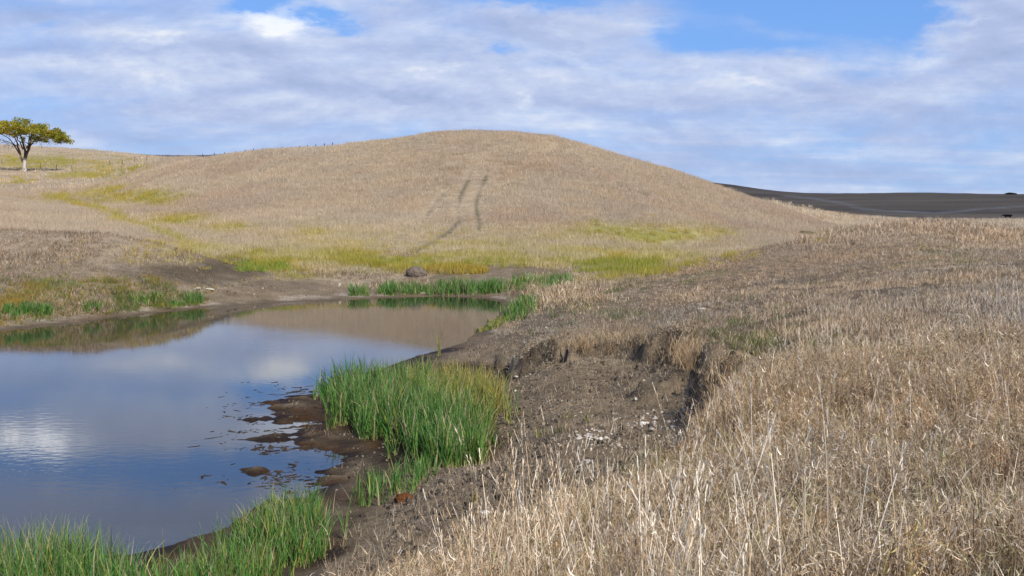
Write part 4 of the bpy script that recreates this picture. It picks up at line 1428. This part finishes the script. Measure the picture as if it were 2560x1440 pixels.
def lump(name, label, cat, pos, size, col, material, seed, rough=.28, rot=0.0, tilt=0.0, group=None, sub=5, top=None, flat=0.0):
    """rounded, broken lump resting partly sunk in the ground; top: colour of the upper side (turf)"""
    import bmesh
    bm = bmesh.new()
    bmesh.ops.create_icosphere(bm, subdivisions=sub, radius=1)
    co = np.array([v.co[:] for v in bm.verts])
    n = fbm(co[:, 0] * 1.3 + 5 * seed, co[:, 1] * 1.3 + co[:, 2] * 1.7, seed, 5, .55)
    n2 = fbm(co[:, 2] * 2.3 - seed, co[:, 0] * 1.9 + co[:, 1], seed + 7, 5, .6)
    pit = np.abs(fbm(co[:, 0] * 4 + co[:, 2] * 2, co[:, 1] * 4 - co[:, 2] * 3 + seed, seed + 11, 4, .6))
    co = co * (1 + rough * n + rough * .6 * n2 - rough * .9 * smooth(.16 - pit, 0, .16))[:, None]
    co = np.sign(co) * np.abs(co) ** (1 - flat)
    dist_ = co * np.array(size)
    c = np.tile(np.array(col), (len(co), 1)) * (1 + .18 * n2)[:, None]
    if top is not None:
        k = smooth(co[:, 2] + .25 * n, .45, .75)[:, None]
        c = c * (1 - k) + np.array(top) * k
    for v, q in zip(bm.verts, dist_):
        v.co = q
    me = bpy.data.meshes.new(name)
    bm.to_mesh(me)
    bm.free()
    me.polygons.foreach_set('use_smooth', np.ones(len(me.polygons), bool))
    a = me.attributes.new('col', 'FLOAT_COLOR', 'POINT')
    a.data.foreach_set('color', np.concatenate([np.clip(c, .01, .9), np.ones((len(c), 1))], 1).astype(np.float32).ravel())
    me.materials.append(material)
    o = bpy.data.objects.new(name, me)
    o.location = (pos[0], pos[1], pos[2] + size[2] * .25)
    o.rotation_euler = (tilt, 0, rot)
    return tag(link(o), label, cat, group)


EARTH = (.16, .125, .088)
lump("earth_clod", "olive topped sod block on the crest of the right bank, against the sunny hill", "clod", hit(2016, 590), (.72, .5, .34), (.13, .115, .06), M_EARTH, 15, .15, .1, flat=.3)
lump("earth_clod", "round brown dirt lump behind the far reeds beside yellow grass", "clod", hit(1040, 690), (.55, .4, .40), (.15, .12, .095), M_EARTH, 16, .12)
rustc = (.115, .045, .016)
for k, (u, v, s, lab) in enumerate(((1012, 1252, (.13, .12, .09), "rust coloured moss lump at the foot of the short cattail row"), (640, 1425, (.2, .14, .05), "rust coloured moss mat at the near edge, under the grey green fringe"),
                                    (1235, 806, (.55, .35, .14), "ochre weed mat on the right shore left of the bright green reed clump"), (730, 1163, (.17, .14, .04), "small rounded brown algae island alone in the shallow water"))):
    if k == 2:
        stand("weed_mat", "low ochre weed mat on the right shore left of the bright green reed clump", "weeds", [(1200, 826), (1222, 808), (1262, 798), (1268, 812), (1240, 822)], 190, .26, .03, 470, lambda p, P: .45 + .6 * rng.uniform(0, 1, len(p)), per=5, polyz=.05)
        continue
    lump("algae_lump", lab, "algae", hit(u, v), s, rustc if k < 2 else ((.20, .15, .055) if k == 2 else (.085, .05, .02)), M_EARTH, 20 + k, .3)
PALE = (.50, .465, .41)
for k, (u, v, s, lab) in enumerate((
    (1292, 948, (.11, .06, .03), "white flat stone on mud behind the big cattail stand's right edge"), (1288, 978, (.04, .035, .035), "small white pebble just below the flat white stone on mud"),
    (1468, 1155, (.12, .07, .035), "white chalky stone on mud behind the foreground seed stalks"), (1215, 1285, (.10, .08, .04), "white crusty stone at the mud's edge among the foreground stalks"),
    (1755, 775, (.16, .1, .06), "pale stone on the right bank above the cut, next to a dirt patch"), (1805, 636, (.24, .14, .07), "pale flat stone on the edge of the right bank, against the hill"),
    (2395, 793, (.14, .1, .05), "lone pale stone in the dry meadow at the right"), (1936, 850, (.13, .09, .05), "pale stone in short green grass above the cut bank"),
    (2243, 853, (.12, .07, .04), "pale stone beside a dark hollow in the right meadow"), (495, 722, (.26, .16, .06), "white rock on the left far mud, left of its pair"),
    (521, 724, (.34, .14, .06), "white rock on the left far mud, right and longer of its pair"), (849, 716, (.10, .09, .16), "small upright white rock on the far mud"),
    (1790, 1005, (.1, .04, .03), "thin pale bone like stick beside the slumped earth clods"), (1365, 820, (.07, .05, .04), "small white stone at the top of the mud slope, left of the bank"),
    (152, 778, (.12, .1, .05), "white stone on the left shore right of the dark sedge mounds"))):
    if k == 12:
        u, v = 1590, 998
    lump("pale_stone", lab, "stone", hit(u, v), tuple(.8 * q for q in s), PALE, M_STONE, 60 + k, .42, rot=k * .9, sub=3, group="pale stones around the pond")

# ------------------------------------------------------------------ tree
def tube_mesh(paths, sides=7):
    """paths: list of (points (n,3), radii (n,)) -> V, quads"""
    V, Q = [], []
    for P, rad in paths:
        P = np.asarray(P, float)
        b = len(V)
        for i, p in enumerate(P):
            d = P[min(i + 1, len(P) - 1)] - P[max(i - 1, 0)]
            d /= np.linalg.norm(d) + 1e-9
            a = np.cross(d, (0.31, .95, .05))
            a /= np.linalg.norm(a) + 1e-9
            c = np.cross(d, a)
            for k in range(sides):
                t = 2 * math.pi * k / sides
                V.append(p + rad[i] * (a * math.cos(t) + c * math.sin(t)))
        for i in range(len(P) - 1):
            for k in range(sides):
                k2 = (k + 1) % sides
                Q.append((b + i * sides + k, b + i * sides + k2, b + (i + 1) * sides + k2, b + (i + 1) * sides + k))
    return np.array(V), np.array(Q)


def make_tree():
    base = hit(62, 428, 180, 330)
    px = base[1] / F                                # metres per photo pixel at the tree
    T = bpy.data.objects.new("cottonwood_tree", None)
    T.location = base
    tag(link(T), "lone spreading tree with olive yellow crown and pale lower trunk on the left slope", "tree")
    rr = np.random.default_rng(77)

    def at(u, v, d=0.0):
        return np.array(((u - 62) * px, d, (428 - v) * px))
    # trunk: pale below, dark above
    tr = [at(62, 431), at(62.5, 420), at(62, 410), at(63, 402), at(64, 394)]
    tv, tq = tube_mesh([(tr, [.62, .46, .40, .40, .50])], 12)
    zz = tv[:, 2]
    pale, dark = np.array((.52, .47, .42)), np.array((.085, .068, .055))
    k = smooth(zz, (428 - 402) * px, (428 - 398) * px)[:, None]
    # the left flank of the fork is pale bark too
    me = new_mesh("trunk", tv, tq, M_BARK, {'col': pale * (1 - k) + (dark * 1.6) * k})
    link(bpy.data.objects.new("trunk", me), T)
    limbs = []
    tips = []

    def limb(pts, r0, r1, sub=4):
        pts = np.array(pts)
        n = 9
        t = np.linspace(0, len(pts) - 1, n)
        P = np.stack([np.interp(t, np.arange(len(pts)), pts[:, k]) for k in range(3)], 1)
        P[1:-1] += rr.normal(0, .10, (n - 2, 3))
        rad = np.linspace(r0, r1, n)
        limbs.append((P, rad))
        for _ in range(sub):
            i = rr.integers(4, n)
            d = rr.normal(0, 1, 3) * (1.3, 1.3, .8) + (0, 0, .5)
            d /= np.linalg.norm(d)
            q = [P[i - 1], P[i - 1] + d * rr.uniform(.6, 1.1), P[i - 1] + d * rr.uniform(1.4, 2.3) + rr.normal(0, .2, 3)]
            limbs.append((np.array(q), [rad[i - 1] * .55, rad[i - 1] * .35, .02]))
            tips.append(q[-1])
        tips.append(P[-1])
    limb([at(64, 396), at(70, 380, .3), at(75, 362, .5), at(78, 345, .6), at(80, 322, .4)], .36, .12, 5)
    limb([at(64, 396), at(66, 378, -.3), at(62, 355, -.6), at(56, 335, -1), at(50, 312, -1)], .30, .10, 5)
    limb([at(57, 404), at(52, 385, .2), at(48, 368), at(40, 348, .4), at(20, 330, .8), at(-5, 318, 1)], .26, .07, 5)
    limb([at(54, 392), at(45, 372, -.6), at(35, 350, -1.2), at(18, 338, -1.8), at(0, 330, -2.4)], .17, .05, 4)
    limb([at(50, 372, 0), at(32, 362, .5), at(12, 352, .8), at(-12, 345, 1)], .12, .04, 4)
    limb([at(72, 375, .3), at(82, 356, .2), at(98, 350, 0), at(115, 349, -.2), at(135, 346, 0), at(152, 345, .4)], .20, .05, 5)
    limb([at(74, 365, .4), at(92, 345, 1.2), at(110, 335, 1.8), at(130, 330, 2.0)], .16, .05, 5)
    limb([at(70, 372, -.4), at(84, 345, -1.6), at(104, 332, -2.4), at(125, 325, -2.4)], .15, .05, 5)
    limb([at(66, 376, 1), at(64, 345, 2.4), at(60, 322, 3.6)], .16, .05, 4)
    limb([at(62, 374, -.6), at(58, 345, -2.6), at(44, 322, -3.8)], .15, .05, 4)
    limb([at(96, 350, 0), at(104, 360, -.1), at(107, 374, 0)], .07, .03, 0)
    # drooping bare twigs under the crown
    for u, v in ((128, 352), (138, 350), (148, 350), (118, 352), (155, 350), (10, 350), (0, 348), (22, 356), (30, 360)):
        for _ in range(4):
            d = rr.uniform(-1.5, 1.5)
            a = at(u + rr.normal(0, 4), v, d)
            limbs.append((np.array([a, a + (rr.normal(0, .5), 0, -.5), a + (rr.normal(0, .9), 0, -1.1)]), [.035, .028, .015]))
    lv, lq = tube_mesh(limbs, 6)
    nn = fbm(lv[:, 0] * 2, lv[:, 2] * 2, 5, 3)
    lc = np.tile(dark, (len(lv), 1)) * (1 + .4 * nn[:, None])
    pal = (smooth(-np.abs(lv[:, 0] - (54 - 62) * px), -.55, -.1) * smooth(-lv[:, 2], -(428 - 366) * px, -(428 - 385) * px))[:, None]
    lc = lc * (1 - .8 * pal) + np.array((.30, .25, .17)) * .8 * pal
    link(bpy.data.objects.new("limbs", new_mesh("limbs", lv, lq, M_BARK, {'col': lc})), T)
    # crown: leaf sprays in clumps under an umbrella outline
    top_u = [-75, -50, -25, 0, 12, 22, 40, 52, 62, 80, 100, 118, 135, 150, 162, 172]
    top_v = [345, 325, 312, 304, 300, 288, 285, 292, 297, 301, 305, 312, 318, 322, 330, 345]
    bot_v = [346, 338, 330, 322, 318, 332, 344, 352, 352, 354, 354, 354, 352, 353, 356, 360]
    clumps = []
    for _ in range(46):
        u = rr.uniform(-72, 168)
        tv_, bv_ = np.interp(u, top_u, top_v), np.interp(u, top_u, bot_v)
        half = 7.0 * math.sqrt(max(0.03, 1 - ((u - 52) / 128) ** 2))
        d = rr.uniform(-1, 1) * half
        sink = (abs(d) / 7.5) ** 2 * 14
        v = tv_ + 9 + sink + rr.normal(0, 2.5) + (bv_ - tv_ - 14) * rr.uniform(0, 1) * (1 - .5 * (abs(d) / 8) ** 2)
        mass = rr.uniform(.7, 1.25)
        tone = rr.uniform(.8, 1.15)
        for _ in range(int(4 * mass) + 1):
            clumps.append((at(u, v, d) + rr.normal(0, .75, 3) * (1.2, 1, .6) * mass, rr.uniform(.45, 1.0)))
    for t in tips:
        u = t[0] / px + 62
        v = 428 - t[2] / px
        if v < np.interp(u, top_u, bot_v) + 2 and v > np.interp(u, top_u, top_v):
            clumps.append((t, rr.uniform(.4, .8)))
    V, Q, C = [], [], []
    for c, r in clumps:
        hue = rr.uniform(0, 1)
        base_c = np.array((.25, .265, .032)) * (1 - hue) + np.array((.42, .345, .035)) * hue
        if rr.uniform() < .05:
            base_c = np.array((.36, .21, .03))
        nl = int(95 * r)
        p = rr.normal(0, 1, (nl, 3))
        p /= np.linalg.norm(p, axis=1)[:, None]
        p = c + p * (r * rr.uniform(.25, 1.15, (nl, 1)) ** .7) * (1.15, 1.15, .7)
        for q in p:
            a, b = rr.normal(0, 1, 3), rr.normal(0, 1, 3)
            a /= np.linalg.norm(a)
            b -= a * (a @ b)
            b /= np.linalg.norm(b)
            s = rr.uniform(.13, .24)
            i = len(V)
            V += [q - a * s, q + b * s * .6, q + a * s, q - b * s * .6]
            Q.append((i, i + 1, i + 2, i + 3))
            C += [np.clip(base_c * rr.uniform(.6, 1.35), .01, .8)] * 4
    link(bpy.data.objects.new("crown", new_mesh("crown", np.array(V), np.array(Q), M_LEAF, {'col': np.array(C)}, False)), T)


M_BARK = col_material("bark", 'col', .9, .1, 0, .3, 5, .6)
M_LEAF = col_material("tree_leaf", 'col', .55, .2, .4, .1, 2)
make_tree()

# ------------------------------------------------------------------ fences
M_POST = col_material("weathered_post", 'col', .9, .1, 0, .3, 9)


def fence(name, label, posts):
    """posts: ground points (x, y, z) in order; every post a part, the wires one part"""
    root = bpy.data.objects.new(name, None)
    root.location = posts[0]
    tag(link(root), label, "fence")
    proto = None
    tops = []
    for k, p in enumerate(posts):
        if proto is None:
            v, q = tube_mesh([([(0, 0, -.3), (0, 0, .6), (.01, 0, 1.25), (.01, 0, 1.3)], [.062, .06, .055, .03])], 8)
            proto = new_mesh("post", v, q, M_POST, {'col': np.tile((.085, .075, .065), (len(v), 1))})
        o = link(bpy.data.objects.new("post", proto), root)
        o.location = Vector(p) - Vector(posts[0])
        o.rotation_euler = (random.uniform(-.05, .05), random.uniform(-.06, .06), 0)
        tops.append(np.array(p) - np.array(posts[0]))
    w = [(np.array([t + (0, 0, h) for t in tops]), [.004] * len(tops)) for h in (.45, .8, 1.12)]
    v, q = tube_mesh(w, 4)
    link(bpy.data.objects.new("wire", new_mesh("wire", v, q, M_POST, {'col': np.tile((.16, .15, .14), (len(v), 1))})), root)
    return root


A = [hit(u, v, 180, 420) for u, v in ((5, 411), (58, 416), (102, 422), (141, 425), (180, 429))]
fence("wire_fence", "short wire fence with dark posts running past the foot of the tree", A)


def behind_crest(u, vtop):
    """a post behind the ridge whose top just shows above it"""
    a, b = ray(u, vtop)
    t = np.linspace(112, 300, 1500)
    g = ground_z(a * t, t)
    want = CH + b * t - 1.25 - g
    vis_v = (g - CH) / t
    k0 = int(np.argmax(vis_v[:900]))
    cand = np.where((want[k0:] >= 0))[0]
    if len(cand) == 0:
        return None
    k = k0 + cand[0]
    return (a * t[k], t[k], float(g[k]))


B = []
for u, v in ((507, 385), (535, 383), (562, 381), (588, 379), (613, 376), (635, 372), (658, 371), (680, 371), (705, 368), (728, 367), (749, 365), (770, 363), (790, 361), (811, 359), (831, 357)):
    p = behind_crest(u, v)
    if p:
        B.append(p)
C0 = [hit(u, v, 150, 420) for u, v in ((275, 415), (306, 412), (337, 407), (367, 402))]
if len(B) > 3:
    fence("wire_fence", "long wire fence whose dark post tops show along the skyline left of the hill's top", B)
fence("wire_fence", "wire fence of four thin posts climbing from the swale to the hill's left shoulder", C0)

# ------------------------------------------------------------------ cow, far bush
def make_cow():
    a, b = ray(2519, 535.5)
    t = np.linspace(238, 330, 800)
    g = ground_z(a * t, t)
    k = int(np.argmin(np.abs(CH + b * t - 1.42 - g)))
    p = (a * t[k], t[k], float(g[k]))
    m = col_material("black_hide", 'col', .6, .25, 0, .15, 5)
    J = {}
    vs, es, rad = [], [], []

    def chain(pts, root=None):
        prev = root
        first = None
        for (x, y, z, r) in pts:
            vs.append((x, y, z))
            rad.append(r)
            i = len(vs) - 1
            if prev is not None:
                es.append((prev, i))
            prev = i
            first = i if first is None else first
        return prev
    a = chain([(-.85, 0, 1.12, .26), (-.45, 0, 1.08, .36), (0, 0, 1.02, .40), (.45, 0, 1.05, .37), (.80, 0, 1.12, .26)])
    b = chain([(1.08, 0, 1.18, .17), (1.30, 0, 1.22, .15), (1.52, .0, 1.10, .10), (1.64, 0, 1.03, .085)], 4)
    for s in (-1, 1):
        chain([(.62, s * .20, .80, .14), (.60, s * .20, .48, .075), (.61, s * .20, .24, .06), (.63, s * .20, .02, .065)], 3)
        chain([(-.68, s * .20, .85, .17), (-.62, s * .20, .58, .10), (-.80, s * .20, .36, .065), (-.76, s * .20, .02, .065)], 1)
        chain([(1.24, s * .16, 1.28, .04), (1.22, s * .27, 1.26, .025)], 6)
    chain([(-1.06, 0, 1.10, .05), (-1.12, 0, .75, .03), (-1.12, 0, .42, .05)], 0)
    me = bpy.data.meshes.new("cow")
    me.from_pydata(vs, es, [])
    o = bpy.data.objects.new("cow", me)
    link(o)
    sk = o.modifiers.new("skin", 'SKIN')
    for i, r in enumerate(rad):
        me.skin_vertices[0].data[i].radius = (r, r)
    me.skin_vertices[0].data[0].use_root = True
    sub = o.modifiers.new("subdivide", 'SUBSURF')
    sub.levels = sub.render_levels = 2
    me.attributes.new('col', 'FLOAT_COLOR', 'POINT').data.foreach_set('color', np.tile((.012, .011, .010, 1), (len(vs), 1)).astype(np.float32).ravel())
    me.materials.append(m)
    bs = m.node_tree.nodes
    for n in list(bs):
        if n.type == 'BSDF_PRINCIPLED':
            for l in list(n.inputs['Base Color'].links):
                m.node_tree.links.remove(l)
            n.inputs['Base Color'].default_value = (.012, .011, .010, 1)
    o.location = p
    o.rotation_euler = (0, 0, R(170))
    tag(o, "black cow standing far off beyond the grassy rise at the right edge", "cow")


make_cow()


def far_bush():
    p = hit(2527, 486, 300, 900)
    rr = np.random.default_rng(9)
    n = 900
    q = rr.normal(0, 1, (n, 3)) * (1.3, .8, .25) + (0, 0, .25)
    V, Q = [], []
    for c in q:
        a, b = rr.normal(0, .2, 3), rr.normal(0, .2, 3)
        i = len(V)
        V += [c - a, c + b, c + a, c - b]
        Q.append((i, i + 1, i + 2, i + 3))
    o = bpy.data.objects.new("far_bush", new_mesh("far_bush", np.array(V), np.array(Q), M_LEAF, {'col': np.tile((.05, .06, .03), (len(V), 1))}, False))
    o.location = p
    tag(link(o), "tiny dark bush on the shaded far skyline above the cow", "bush")


far_bush()
